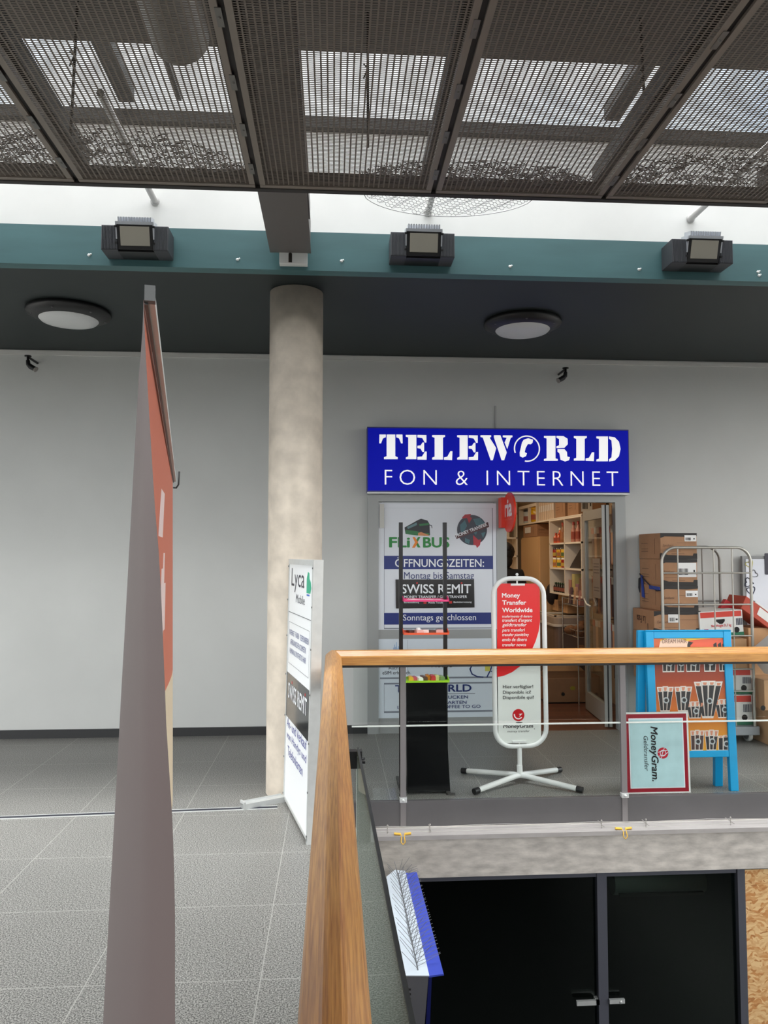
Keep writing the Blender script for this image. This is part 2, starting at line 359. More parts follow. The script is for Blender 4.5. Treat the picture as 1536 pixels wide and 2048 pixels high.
# OSB sheet
def osb_mat():
    m = bpy.data.materials.new('oriented_strand_board'); m.use_nodes = True; n, l = m.node_tree.nodes, m.node_tree.links
    b = n['Principled BSDF']; b.inputs['Roughness'].default_value = 0.7
    tc = n.new('ShaderNodeTexCoord')
    nz = n.new('ShaderNodeTexNoise'); nz.inputs['Scale'].default_value = 9; l.new(tc.outputs['Object'], nz.inputs['Vector'])
    ad = n.new('ShaderNodeVectorMath'); ad.operation = 'MULTIPLY_ADD'; l.new(nz.outputs['Color'], ad.inputs[0]); ad.inputs[1].default_value = (0.12, 0.12, 0.12); l.new(tc.outputs['Object'], ad.inputs[2])
    mp = n.new('ShaderNodeMapping'); mp.inputs['Scale'].default_value = (28, 28, 75); mp.inputs['Rotation'].default_value = (0, 0.35, 0); l.new(ad.outputs[0], mp.inputs['Vector'])
    vo = n.new('ShaderNodeTexVoronoi'); vo.inputs['Scale'].default_value = 1; l.new(mp.outputs['Vector'], vo.inputs['Vector'])
    sp = n.new('ShaderNodeSeparateColor'); l.new(vo.outputs['Color'], sp.inputs[0])
    r = n.new('ShaderNodeValToRGB'); e = r.color_ramp.elements; e[0].color = rgb(190, 126, 70); e[1].color = rgb(246, 208, 150); e[1].position = 0.85
    k = r.color_ramp.elements.new(0.15); k.color = rgb(216, 150, 88)
    l.new(sp.outputs[0], r.inputs['Fac']); l.new(r.outputs['Color'], b.inputs['Base Color'])
    return m
OSB = osb_mat()
t = thing('chipboard_sheet', (3.6, YL, -3.86), 'rough orange chipboard sheet boarding up the window below the concrete beam', 'board')
MB().box(xb + 0.025, 4.8, YL - 0.01, YL + 0.02, -3.86, -0.60).build('board', OSB, t)
MB().box(xb + 0.02, 4.8, YL - 0.03, YL + 0.02, -0.60, -0.51).build('top_rail', M('dark_green_rail', (56, 64, 64), 0.4), t)
# concrete column
cb = P(588, 1400, 5.48); CX = cb.x + 0.0
mb = MB(); mb.lathe((CX, 5.49, 0), [(0.192, 0), (0.192, 3.545), (0, 3.545)], 48); mb.v = mb.v
co = mb.build('concrete_column', column_conc, None, 'round bare concrete column standing behind the tall white sign', 'column', at=(CX, 5.49, 0))
# expansion joint in the floor
q0, q1 = G(0, 1636), G(520, 1616)
mb = MB(); d = (q1 - q0).normalized(); F = Fr(q0, d, V((-d.y, d.x, 0)))
mb.obox(F, -4, (V((-0.36, 5.2, 0)) - q0).dot(d), -0.030, 0.030, 0, 0.003, 0).obox(F, -4, (V((-0.36, 5.2, 0)) - q0).dot(d), -0.016, 0.016, 0, 0.0036, 1)
struct(mb, 'trim_8', [alu, M('joint_rubber', (40, 42, 52), 0.7)])

# ================================================================== perforated metal ceiling
slot_metal = M('brown_perforated_steel', (128, 119, 110), 0.5, 0.25)
edge_metal = M('brown_steel_edge', (134, 125, 116), 0.45, 0.3)
PITCHX, PX0, ZC = 0.925, -1.325, 3.578
YA, YB = 1.25, 3.945
mb = MB(); wi = PITCHX - 0.026
n = 33
for i in range(n + 1):
    x = -wi / 2 + 0.02 + (wi - 0.04) * i / n; mb.box(x - 0.0035, x + 0.0035, YA + 0.02, YB - 0.02, ZC, ZC + 0.002)
k = int((YB - YA - 0.05) / 0.0125)
for i in range(k + 1):
    y = YA + 0.025 + 0.0125 * i; mb.box(-wi / 2 + 0.02, wi / 2 - 0.02, y - 0.0020, y + 0.0020, ZC, ZC + 0.0015)
em = MB()
for s in (-1, 1): em.box(min(s * wi / 2, s * (wi / 2 - 0.028)), max(s * wi / 2, s * (wi / 2 - 0.028)), YA, YB, ZC - 0.004, ZC + 0.022)
em.box(-wi / 2, wi / 2, YA, YA + 0.03, ZC - 0.004, ZC + 0.022).box(-wi / 2, wi / 2, YB - 0.03, YB, ZC - 0.006, ZC + 0.024)
ords = {-2: 'outermost at the left of the photo, cut by its edge', -1: 'left of the grey roof beam, two panels out', 0: 'just left of the grey roof beam', 1: 'directly behind the grey roof beam end', 2: 'above the middle floodlight, right of the beam panel', 3: 'above the right floodlight', 4: 'in the upper right corner of the photo'}
proto = None
names = {-1: 'perforated steel ceiling panel at the far left edge of the photo', 0: 'perforated steel ceiling panel above the left floodlight', 1: 'perforated steel ceiling panel in the middle, crossed by the end of the grey beam', 2: 'perforated steel ceiling panel above the sagging wire net', 3: 'perforated steel ceiling panel above the right floodlight', 4: 'perforated steel ceiling panel outermost in the upper right corner'}
for i in (0, -1, 1, 2, 3, 4):
    loc = V((PX0 + PITCHX * (i + 0.5), 0, 0))
    if proto is None:
        proto = thing('ceiling_panel', (0, 0, 0), names[i], 'ceiling panel', 'perforated ceiling panels')
        mb.build('perforated_sheet', slot_metal, proto); em.build('edge_frame', edge_metal, proto); proto.location = loc
        hinge = MB()
        for y in (2.62, 3.0, 3.35, 3.7): hinge.box(wi / 2 - 0.012, wi / 2 + 0.012, y, y + 0.10, ZC - 0.0065, ZC - 0.004).lathe((wi / 2, y + 0.05, ZC - 0.0065), [(0.006, 0), (0.005, -0.004), (0, -0.004)], 8)
        hinge.build('hinge_strip', M('hinge_steel', (120, 118, 114), 0.4, 0.6), proto)
    else: dup(proto, loc, names[i])
# black carrier angle along the ceiling edge and between panels
mb = MB(); mb.box(-4, 5, YB, YB + 0.035, ZC - 0.01, ZC + 0.06)
for i in range(-2, 6): x = PX0 + PITCHX * i; mb.box(x - 0.013, x + 0.013, YA, YB, ZC + 0.01, ZC + 0.06); mb.box(x - 0.06, x + 0.06, YA, YB, ZC + 0.06, ZC + 0.16)
mb.box(-8, 7, 1.15, 1.25, ZC - 0.01, 4.3); mb.box(-4, 5, 3.895, YB + 0.03, 3.625, 3.64)
struct(mb, 'trim_9', M('black_steel_carrier', (40, 37, 35), 0.6))
mb = MB(); mb.box(-8, 7, -3, 1.15, ZC, ZC + 0.05); struct(mb, 'ceiling', M('grey_ceiling_board', (90, 88, 84), 0.8))
# grey roof beam running out to the teal beam
b0, b1 = G(541, 516, 3.615), G(621, 516, 3.615)
t = thing('roof_beam', (b0.x, b0.y, 3.615), 'grey steel roof beam running from the metal ceiling to the teal beam', 'beam')
MB().box(b0.x, b1.x, 1.3, 4.98, 3.648, 3.86).build('web', beam_grey, t, bevel=0.004)
MB().box(b0.x - 0.0, b1.x + 0.004, 1.3, 4.975, 3.640, 3.648).box(b1.x - 0.006, b1.x + 0.012, 1.3, 4.5, 3.66, 3.76).build('cover_plate', M('cover_plate_grey', (104, 100, 98), 0.45, 0.1), t)
br = MB(); br.box(b0.x + 0.06, b1.x - 0.02, 4.97, YF, 3.57, 3.70, 0); br.build('support_bracket', white_metal, t)
MB().lathe(((b0.x + b1.x) / 2 + 0.0, 4.985, 3.575), [(0.02, 0), (0.02, 0.06), (0.012, 0.07)], 10).build('bolt', M('dark_bolt', (70, 66, 62), 0.4, 0.6), t)
# struts from the ceiling edge to the white wall
for (x, y), lab in zip(((310, 403), (856, 424), (1381, 438)), ('white strut rod above the left floodlight', 'white strut rod above the middle floodlight, behind the wire net', 'white strut rod above the right floodlight')):
    q = P(x, y, YF + 0.085); m2 = MB(); m2.tube([q, V((q.x, 3.9, q.z))], 0.021, 10).lathe(q, [(0.03, 0), (0.03, -0.006), (0.021, -0.012)], 12, axis=(0, 1, 0))
    m2.build('strut_rod', M('white_rod', (205, 203, 200), 0.5), None, lab, 'rod', 'struts on the white wall', at=q)
# hangers, pipe above the ceiling
for x, y0, y1, Yv, lab in ((143, 30, 208, 3.55, 'thin ceiling hanger rod above the left perforated panel'), (736, 90, 205, 3.55, 'thin ceiling hanger rod above the middle perforated panel'), (1292, 100, 205, 3.5, 'thin ceiling hanger rod above the right perforated panel')):
    q = P(x, y1, Yv); MB().tube([(q.x, Yv, ZC + 0.02), (q.x, Yv + 0.05, 4.3)], 0.007, 6).tube([(q.x - 0.02, Yv + 0.02, 3.95), (q.x, Yv + 0.02, 4.0), (q.x - 0.02, Yv + 0.02, 4.02)], 0.004, 5).build('hanger_rod', steel_dark, None, lab, 'rod', 'hangers above the ceiling', at=(q.x, Yv, ZC))
q = P(362, 80, 3.4)
t = thing('ventilation_pipe', (q.x, 3.4, q.z), 'round ventilation pipe seen through the slots left of the beam', 'pipe')
pm = M('grey_sheet_pipe', (150, 146, 140), 0.5, 0.3)
MB().lathe((q.x, 1.4, 3.98), [(0.13, 0), (0.13, 1.98), (0.115, 2.0), (0, 2.0)], 28, axis=(0, 1, 0)).build('duct', pm, t)
MB().lathe((q.x, 2.9, 3.98), [(0.136, 0), (0.136, 0.04)], 28, axis=(0, 1, 0)).build('band', pm, t)
# wire netting
def hexnet(pts_fn, nx, ny, r, mb):
    for j in range(ny):
        for i in range(nx):
            o = 0.5 if j % 2 else 0
            a, b, c, d = pts_fn((i + o) / nx, j / ny), pts_fn((i + o + 0.5) / nx, (j + 0.33) / ny), pts_fn((i + o + 1) / nx, j / ny), pts_fn((i + o + 0.5) / nx, (j + 1) / ny)
            for p, q in ((a, b), (b, c), (b, d)):
                if p and q: mb.tube([p, q], r, 3, caps=False)
mb = MB(); na, nb = G(722, 383, 3.61), G(1072, 398, 3.61)
def sag(u, v):
    x = na.x + (nb.x - na.x) * u; k = 4 * u * (1 - u)
    dep = 0.06 + 0.30 * sqrt(max(k, 0))
    if v * 0.40 > dep or not 0 <= u <= 1: return None
    return V((x, 3.94 + v * 0.40 + 0.006 * sin(u * 40), 3.605 + 0.02 * sin(v * 3) + 0.006 * sin(u * 55 + v * 20)))
hexnet(sag, 40, 18, 0.0013, mb)
mb.tube([V((na.x + (nb.x - na.x) * i / 30, 3.94 + 0.06 + 0.30 * sqrt(4 * (i / 30) * (1 - i / 30)), 3.61)) for i in range(31)], 0.002, 4)
mb.build('wire_net', M('dark_galvanised_wire', (96, 96, 94), 0.5, 0.5), None, 'hexagonal wire netting sagging out from the ceiling edge above the middle floodlight', 'netting', at=(0.9, 3.95, 3.65))
wire_m = M('rusty_net_wire', (62, 58, 54), 0.6, 0.3)
for x0, x1, ya, lab in ((-1.9, -0.46, 3.62, 'crumpled bird netting on the slotted panels left of the grey beam'), (0.15, 1.35, 3.78, 'crumpled bird netting on the slotted panel above the sagging net'), (1.42, 2.7, 3.60, 'crumpled bird netting on the slotted panels above the right floodlight')):
    mb = MB()
    for i in range(int(620 * (x1 - x0))):
        x = random.uniform(x0, x1); e = 1 - (2 * (x - x0) / (x1 - x0) - 1) ** 4
        y = random.uniform(YB - 0.02 - (YB - ya) * e, YB - 0.02); z = random.uniform(ZC + 0.03, ZC + 0.10); a = random.uniform(0, 3.14); L = random.uniform(0.02, 0.05)
        mb.tube([(x, y, z), (x + cos(a) * L, y + sin(a) * L * 0.6, z + random.uniform(-0.02, 0.02)), (x + cos(a + 0.9) * L * 1.5, y + sin(a + 0.9) * L, z)], 0.0022, 3, caps=False)
    mb.build('bird_netting', wire_m, None, lab, 'netting', kind='stuff', at=((x0 + x1) / 2, YB - 0.1, ZC + 0.03))
# ================================================================== floodlights, dome lamps, nozzles
fl_case = M('ribbed_black_case', (66, 68, 72), 0.5, 0.2); fl_silver = M('cast_aluminium', (196, 200, 206), 0.4, 0.6)
fl_glass = M('pale_lamp_glass', (150, 146, 134), 0.12, 0.0)
def floodlight(loc, lab):
    t = thing('floodlight', loc, lab, 'floodlight', 'floodlights on the teal beam'); x, y, z = loc
    MB().box(x - 0.13, x + 0.13, y - 0.14, y - 0.005, z - 0.084, z + 0.06).build('mounting_bracket', black, t)
    for a, b in ((-0.215, -0.112), (0.112, 0.205)):
        m2 = MB(); m2.box(x + a, x + b, y - 0.17, y - 0.005, z - 0.085, z + 0.075)
        for i in range(11):
            xx = x + a + 0.006 + (b - a - 0.012) * i / 10; m2.box(xx - 0.003, xx + 0.003, y - 0.176, y - 0.17, z - 0.083, z + 0.073)
        m2.build('ballast_box', fl_case, t, bevel=0.003)
    m2 = MB(); F = Fr((x + 0.0, y - 0.165, z - 0.066), (1, 0, 0), (0, -0.30, 1))
    m2.obox(F, -0.112, 0.112, -0.012, 0.150, -0.10, 0.0); m2.build('lamp_body', black, t, bevel=0.004)
    m2 = MB(); m2.obox(F, -0.092, 0.092, 0.010, 0.128, -0.01, 0.004); m2.build('lamp_glass', fl_glass, t, bevel=0.002)
    m2 = MB(); m2.obox(F, -0.118, 0.118, 0.138, 0.156, -0.11, 0.008)
    for i in range(13): xx = -0.100 + 0.200 * i / 12; m2.obox(F, xx - 0.004, xx + 0.004, 0.156, 0.185, -0.10, -0.005)
    m2.obox(F, -0.120, -0.112, 0.05, 0.156, -0.09, 0.0).obox(F, 0.112, 0.120, 0.05, 0.156, -0.09, 0.0)
    m2.build('heat_sink', fl_silver, t)
    for s in (-1, 1):
        for h in (0.02, 0.12): MB().obox(F, min(s * 0.112, s * 0.126), max(s * 0.112, s * 0.126), h, h + 0.012, -0.012, 0.006).build('clamp', black, t)
for (x, y), lab in zip(((276, 482), (845, 495), (1398, 508)), ('black floodlight left of the column and grey beam', 'black floodlight above the blue shop sign, in the middle of the teal beam', 'rightmost black floodlight on the teal beam')):
    q = P(x, y, 4.92); floodlight((q.x, YF, q.z), lab)
lens = M('opal_lamp_lens', (212, 214, 214), 0.3)
for (x, y), lab in zip(((138, 634), (1045, 655)), ('round ceiling lamp with opal lens left of the column', 'round ceiling lamp with opal lens above the blue sign')):
    q = G(x, y, 3.50); t = thing('ceiling_lamp', (q.x, q.y, ZS), lab, 'ceiling lamp', 'round lamps under the dark soffit'); c = (q.x, q.y, ZS)
    MB().lathe(c, [(0.30, 0), (0.315, -0.02), (0.31, -0.035), (0.225, -0.075), (0.21, -0.07)], 40).build('ring', black, t)
    MB().lathe(c, [(0.222, -0.070), (0.205, -0.088), (0.15, -0.102), (0.08, -0.11), (0, -0.112)], 40).build('lens', lens, t)
    m2 = MB()
    for k in range(6): a = 0.4 + k * pi / 3; m2.lathe((c[0] + 0.268 * cos(a), c[1] + 0.268 * sin(a), ZS - 0.056), [(0.009, 0), (0.007, -0.006), (0, -0.006)], 8)
    m2.build('screw', M('lamp_screw', (90, 90, 92), 0.4, 0.5), t)
for x, y, s, lab in ((56, 714, 1, 'black angled nozzle under the soffit at the far left'), (1131, 738, -1, 'black angled nozzle above the right of the blue sign')):
    q = P(x, y, 6.98); t = thing('spray_nozzle', q, lab, 'nozzle', 'black nozzles on the back wall')
    MB().tube([q + V((0, 0.22, 0.0)), q + V((0, 0.02, 0.0)), q, q + V((0, 0, -0.05))], 0.011, 8).lathe(q + V((0, 0, 0.004)), [(0.030, 0), (0.030, 0.008), (0, 0.008)], 12).build('pipe', black, t)
    MB().tube([q + V((0, 0, -0.03)), q + V((0.004 * s, 0, -0.065)), q + V((0.03 * s, -0.01, -0.09)), q + V((0.075 * s, -0.02, -0.115))], [0.017, 0.02, 0.024, 0.022], 10).build('nozzle_body', black, t)
    MB().lathe(q + V((0.075 * s, -0.02, -0.115)), [(0.024, 0), (0.026, 0.006), (0.015, 0.007)], 12, axis=(0.85 * s, -0.2, -0.5)).build('nozzle_rim', M('pale_rim', (150, 146, 140), 0.5), t)
q = P(991, 812, YW - 0.01); MB().box(q.x - 0.006, q.x + 0.006, YW - 0.014, YW, P(991, 862, YW).z, q.z).build('cable_duct', M('grey_cable_duct', (170, 170, 168), 0.6), None, 'thin pale cable duct rising above the blue sign', 'cable duct', at=q)
# ================================================================== balustrade
def oak_mat():
    m = bpy.data.materials.new('varnished_oak'); m.use_nodes = True; n, l = m.node_tree.nodes, m.node_tree.links
    b = n['Principled BSDF']; b.inputs['Roughness'].default_value = 0.33; b.inputs['Coat Weight'].default_value = 0.25; b.inputs['Coat Roughness'].default_value = 0.15
    tc = n.new('ShaderNodeTexCoord'); mp = n.new('ShaderNodeMapping'); l.new(tc.outputs['UV'], mp.inputs['Vector'])
    mp.inputs['Scale'].default_value = (3.5, 150, 1)
    nz = n.new('ShaderNodeTexNoise'); nz.inputs['Scale'].default_value = 1.6; nz.inputs['Detail'].default_value = 7; nz.inputs['Roughness'].default_value = 0.6; l.new(mp.outputs['Vector'], nz.inputs['Vector'])
    r = n.new('ShaderNodeValToRGB'); e = r.color_ramp.elements
    e[0].position = 0.32; e[0].color = rgb(150, 96, 44); e[1].position = 0.62; e[1].color = rgb(202, 148, 80)
    l.new(nz.outputs['Fac'], r.inputs['Fac']); l.new(r.outputs['Color'], b.inputs['Base Color'])
    bp = n.new('ShaderNodeBump'); bp.inputs['Strength'].default_value = 0.08; bp.inputs['Distance'].default_value = 0.002; l.new(nz.outputs['Fac'], bp.inputs['Height']); l.new(bp.outputs['Normal'], b.inputs['Normal'])
    return m
OAK = oak_mat()
bal = thing('balustrade', (0.005, 5.2, 0), 'oak topped stairwell balustrade with grey posts and glass panes, turning the corner', 'balustrade')
RX, RY = 0.005, 5.205
prof = [(-0.054, 0.915), (0.054, 0.915), (0.054, 0.968), (0.050, 0.976), (0.018, 1.006), (0.010, 1.010), (-0.010, 1.010), (-0.018, 1.006), (-0.050, 0.976), (-0.054, 0.968)]
def rail(a, b, mit_a, mit_b, along):
    """handrail run with mitred ends; along 'y' or 'x'"""
    m2 = MB(); N = len(prof); segs = 24; vs = []; uv = []
    for i in range(segs + 1):
        t = i / segs
        for k, (w, z) in enumerate(prof):
            s0, s1 = a + mit_a * w, b + mit_b * w; s = s0 + (s1 - s0) * t
            vs.append((RX + w, s, z) if along == 'y' else (s, RY + w, z)); uv.append((s, (w + (z if k in (0, 1, 2, 9) else 0)) * 1.0))
    fs = [(i * N + k, i * N + (k + 1) % N, (i + 1) * N + (k + 1) % N, (i + 1) * N + k) for i in range(segs) for k in range(N)]
    fs += [tuple(range(N - 1, -1, -1)), tuple(segs * N + k for k in range(N))]
    m2.add(vs, fs); o = m2.build('handrail', OAK, bal)
    L = o.data.uv_layers.new(name='UVMap')
    for p in o.data.polygons:
        for li in p.loop_indices: L.data[li].uv = uv[o.data.loops[li].vertex_index]
    bm = bmesh.new(); bm.from_mesh(o.data); bmesh.ops.recalc_face_normals(bm, faces=bm.faces); bm.to_mesh(o.data); bm.free()
    return o
rail(-1.2, RY, 0, -1, 'y'); 
rail(RX, 6.9, -1, 0, 'x')
m2 = MB(); m2.box(RX - 0.03, 6.9, RY - 0.042, RY + 0.04, 0.898, 0.915).box(RX - 0.04, RX + 0.04, -1.2, RY + 0.03, 0.898, 0.915); m2.build('rail_flat_steel', M('near_black_steel', (34, 32, 31), 0.5, 0.2), bal)
for px, yy in ((806, RY), (1246, RY), (1690, RY), (2130, RY)):
    x = P(px, 1450, RY).x; m2 = MB(); m2.box(x - 0.019, x + 0.019, RY - 0.012, RY + 0.012, -0.158, 0.90)
    m2.build('post', M('grey_post', (126, 122, 122), 0.45, 0.2), bal)
    m2 = MB(); m2.box(x - 0.024, x + 0.024, RY - 0.022, RY + 0.014, 0.0, 0.03).lathe((x, RY - 0.022, 0.015), [(0.009, 0), (0.009, -0.008), (0, -0.008)], 8, axis=(0, 1, 0)); m2.build('post_clip', alu, bal)
xs = [0.11] + [P(p, 1450, RY).x for p in (806, 1246, 1690, 2130)]
for a, b in zip(xs, xs[1:]):
    zt = P(1000, 1450, RY).z
    m2 = MB(); m2.box(a + 0.03, b - 0.03, RY - 0.004, RY + 0.004, 0.015, zt); g = m2.build('glass_pane', glass, bal)
    m2 = MB(); m2.box(a + 0.02, b - 0.02, RY - 0.006, RY + 0.006, zt, zt + 0.009); m2.build('pane_edge', M('pale_glass_edge', (214, 220, 214), 0.3), g)
    m2 = MB(); m2.box(a + 0.03, b - 0.03, RY - 0.004, RY + 0.004, zt + 0.03, 0.895); m2.build('glass_pane', glass, bal)
for y in (0.1,):
    m2 = MB(); m2.box(RX - 0.012, RX + 0.012, y - 0.02, y + 0.02, -0.158, 0.90); m2.build('post', MATS['grey_post'], bal)
# side pane along the near run, bright cut edge at its far end
t0, t1 = (0.100, 3.02), (0.131, 1.22)
m2 = MB(); Fg = Fr((t0[0], t0[1], 0), (t1[0] - t0[0], t1[1] - t0[1], 0), (0, 0, 1))
m2.obox(Fg, 0.0, 1.84, -0.12, 0.898, -0.005, 0.005); m2.obox(Fg, 1.85, 3.4, -0.12, 0.898, -0.005, 0.005)
dusty = glass_mat('dusty_grey_green_glass', (0.55, 0.62, 0.58)); dn, dl = dusty.node_tree.nodes, dusty.node_tree.links
dd_ = dn.new('ShaderNodeBsdfDiffuse'); dd_.inputs['Color'].default_value = rgb(112, 120, 110); dm = dn.new('ShaderNodeMixShader'); dm.inputs['Fac'].default_value = 0.5
dl.new(dn['Mix Shader'].outputs[0], dm.inputs[1]); dl.new(dd_.outputs[0], dm.inputs[2]); dl.new(dm.outputs[0], dn['Material Output'].inputs['Surface'])
sp = m2.build('glass_pane', dusty, bal)
m2 = MB(); m2.obox(Fg, -0.006, 0.0, -0.12, 0.898, -0.006, 0.006); m2.build('pane_edge', M('pale_green_edge', (232, 240, 230), 0.3), sp)
m2 = MB(); m2.obox(Fg, -0.006, 3.4, 0.898, 0.902, -0.0045, 0.0045); m2.build('pane_top_strip', M('dark_edge_strip', (36, 40, 38), 0.4), sp)
m2 = MB(); m2.box(0.03, 0.115, 2.99, 3.03, 0.83, 0.895); m2.lathe((0.115, 3.01, 0.855), [(0.012, 0), (0.012, 0.012), (0, 0.012)], 8, axis=(1, 0, 0)); m2.build('clamp', black, bal)
# yellow cable clips on the sill and the thin bird wire
yel = M('yellow_plastic', (222, 176, 60), 0.45)
for px, lab in ((806, 'yellow cable clip on the sill under the left balustrade post'), (1250, 'yellow cable clip on the sill under the right balustrade post')):
    q = P(px, 1642, 5.03); x = q.x; z = -0.160
    t = thing('cable_clip', (x, 5.08, -0.168), lab, 'cable clip', 'yellow clips on the sill')
    m2 = MB()
    for s in (-1, 1): m2.tube([(x + s * 0.012, 5.06, z), (x + s * 0.055, 5.06, z + 0.004)], 0.008, 8)
    m2.build('sleeve', yel, t)
    MB().tube([(x - 0.012, 5.055, z), (x - 0.010, 5.035, z - 0.01), (x - 0.014, 5.027, z - 0.04), (x, 5.026, z - 0.055), (x + 0.014, 5.027, z - 0.04), (x + 0.010, 5.035, z - 0.01), (x + 0.012, 5.055, z)], 0.0035, 6).build('loop', yel, t)
m2 = MB()
for yy, zz in ((5.07, -0.150), (5.12, -0.145), (5.16, -0.148)):
    m2.tube([(0.15 + 0.2 * i, yy, zz + 0.004 * sin(i * 1.7)) for i in range(34)], 0.0013, 4)
m2.build('bird_wire', M('thin_steel_wire', (190, 188, 182), 0.35, 0.7), None, 'thin taut wires running along the galvanised sill', 'wire', at=(0.15, 5.1, -0.16))
for px in (775, 860, 1203, 1292, 1461):
    q = P(px, 1640, 5.10); MB().tube([(q.x, 5.10, -0.168), (q.x, 5.10, -0.118)], 0.003, 6).sphere((q.x, 5.10, -0.118), 0.006, n=8).tube([(q.x, 5.05, -0.142), (q.x, 5.17, -0.142)], 0.0025, 5).build('wire_holder', MATS['pale_rim'], None, {775: 'wire holder pin on the sill left of the left yellow clip', 860: 'wire holder pin on the sill right of the left yellow clip', 1203: 'wire holder pin on the sill left of the right yellow clip', 1292: 'wire holder pin on the sill right of the right yellow clip', 1461: 'wire holder pin on the sill nearest the right photo edge'}[px], 'wire holder', 'wire holder pins', at=(q.x, 5.10, -0.168))
# ================================================================== roll-up banner seen almost edge on, close to the camera
YEd, YFd = 0.40, 1.40
def lerp_tab(t, tab):
    if t <= tab[0][0]: return tab[0][1]
    for (a, b), (c, d) in zip(tab, tab[1:]):
        if t <= c: return b + (d - b) * (t - a) / (c - a)
    return tab[-1][1]
edge_tab = [(600, 287), (702, 291), (998, 308.5), (1133, 320), (1326, 328), (1461, 333), (1658, 346), (1800, 350), (2048, 350)]
def banner_row(z):
    def x_at(Y, px):                       # world x that lies at photo column px for this height and depth
        lo, hi = -1.0, 0.5
        for _ in range(30):
            m_ = (lo + hi) / 2
            if px_of((m_, Y, z))[0] < px: lo = m_
            else: hi = m_
        return lo
    ye = px_of((-0.09, YEd, z))[1]
    xe = x_at(YEd, lerp_tab(ye, edge_tab)); xf = x_at(YFd, 345.5)
    if z < 1.2: xe = -0.0875; xf = -0.29
    def X(u, B):
        w = (u ** 0.55) * ((1 - u) ** 1.6) / 0.336
        return xe + (xf - xe) * u - B * w
    def excess(B):
        best = 9
        for i in range(1, 30):
            u = i / 30; Y = YEd + (YFd - YEd) * u; q = px_of((X(u, B), Y, z)); best = min(best, q[0] - max(203, 286 - 0.0552 * (q[1] - 600)))
        return best
    if excess(0) < 0: return X, 0.0
    lo, hi = 0.0, 0.2
    for _ in range(24):
        mid = (lo + hi) / 2
        if excess(mid) > 0: lo = mid
        else: hi = mid
    return X, lo
bt = thing('roll_up_banner', (-0.2, 0.9, 0), 'tall orange roll-up banner seen nearly edge-on, its dull mauve back curling forward', 'banner')
ZTOP = EYE + 510 * YEd / FPX
vs, fs, mi = [], [], []
NU, NZ = 40, 64
zs = [ZTOP - (ZTOP - 0.12) * (i / NZ) ** 1.15 for i in range(NZ + 1)]
for z in zs:
    X, B = banner_row(z); B *= min(1, max(0, (ZTOP - z) / 0.018))
    for j in range(NU + 1):
        u = (j / NU) ** 1.25; vs.append((X(u, B), YEd + (YFd - YEd) * u, z))
m2 = MB()
fabric = [two_sided('orange_banner_print', (204, 116, 90), (96, 83, 81)), two_sided('white_banner_letters', (236, 214, 210), (96, 83, 81)), two_sided('cream_banner_foot', (222, 206, 176), (96, 83, 81))]
blobs = [(0.80, 1.60, 0.05, 0.085), (0.68, 1.55, 0.04, 0.10), (0.74, 1.57, 0.022, 0.06)]
for i in range(NZ):
    for j in range(NU):
        a = i * (NU + 1) + j; zc = (zs[i] + zs[i + 1]) / 2; u = ((j + 0.5) / NU) ** 1.25
        mat_i = 0
        if zc < 1.44: mat_i = 2
        for bu, bz, ru, rz in ((0.62, 1.70, 0.05, 0.035), (0.52, 1.60, 0.05, 0.06), (0.70, 1.575, 0.045, 0.07)):
            if ((u - bu) / ru) ** 2 + ((zc - bz) / rz) ** 2 < 1: mat_i = 1
        m2.f.append((a, a + NU + 1, a + NU + 2, a + 1)); m2.m.append(mat_i); m2.sm.append(True)
m2.v = [V(q) for q in vs]
m2.build('fabric', fabric, bt)
a, b = V(vs[0]), V(vs[NU]); d = (b - a).normalized(); Fb = Fr(a + V((0.0035, 0, 0)), d, (0, 0, 1))
L = (b - a).length
m2 = MB(); m2.obox(Fb, 0, L, -0.001, 0.005, -0.002, 0.0022); m2.build('top_rail', M('grey_rail', (214, 216, 212), 0.45, 0.1), bt)
m2 = MB(); m2.obox(Fb, 0, L, -0.003, -0.001, -0.0028, -0.0012); m2.build('rail_groove', black, bt)
m2 = MB(); m2.obox(Fb, -0.004, 0.002, -0.002, 0.0062, -0.0028, 0.0026); m2.build('end_cap', M('dark_end_cap', (62, 66, 66), 0.4), bt)
e = Fb.p(L, 0, -0.002); MB().tube([e + V((0, 0, -0.012)), e + V((0.004, 0.004, -0.012)), e + V((0.008, 0.004, -0.006)), e + V((0.009, 0.004, 0.018))], 0.0016, 6).build('hook', black, bt)
m2 = MB(); m2.obox(Fb, 0.05, L - 0.02, -ZTOP + 0.0, -ZTOP + 0.11, -0.06, 0.05); m2.build('base_cassette', alu, bt, bevel=0.01)
m2 = MB(); m2.tube([(-0.283, 1.2, 0.1), (-0.283, 1.2, ZTOP - 0.02)], 0.008, 8); m2.build('support_pole', alu, bt)
# ================================================================== pylon sign by the column
A, Bn = G(566, 1600), G(613, 1690)
At, Bt = P(578, 1118, A.y), P(633, 1119, Bn.y)
Fp = Fr(A, Bn - A, At - A)          # outward normal to the hall side (left)
if Fp.n.x > 0: Fp.n = -Fp.n
LW, LH = (Bn - A).length, (At - A).length
py = thing('pylon_sign', (A + Bn) / 2, 'tall narrow white sign board in aluminium frame beside the concrete column', 'sign')
m2 = MB(); m2.obox(Fp, 0.012, LW - 0.012, 0.03, LH - 0.02, -0.035, -0.005); m2.build('panel', M('white_sign_board', (242, 245, 246), 0.35), py)
m2 = MB(); m2.obox(Fp, 0, 0.022, 0.0, LH, -0.06, 0.0).obox(Fp, LW - 0.022, LW, 0.0, LH, -0.06, 0.0).obox(Fp, 0, LW, LH - 0.035, LH, -0.06, 0.002).obox(Fp, 0, LW, 0.02, 0.04, -0.06, 0.0)
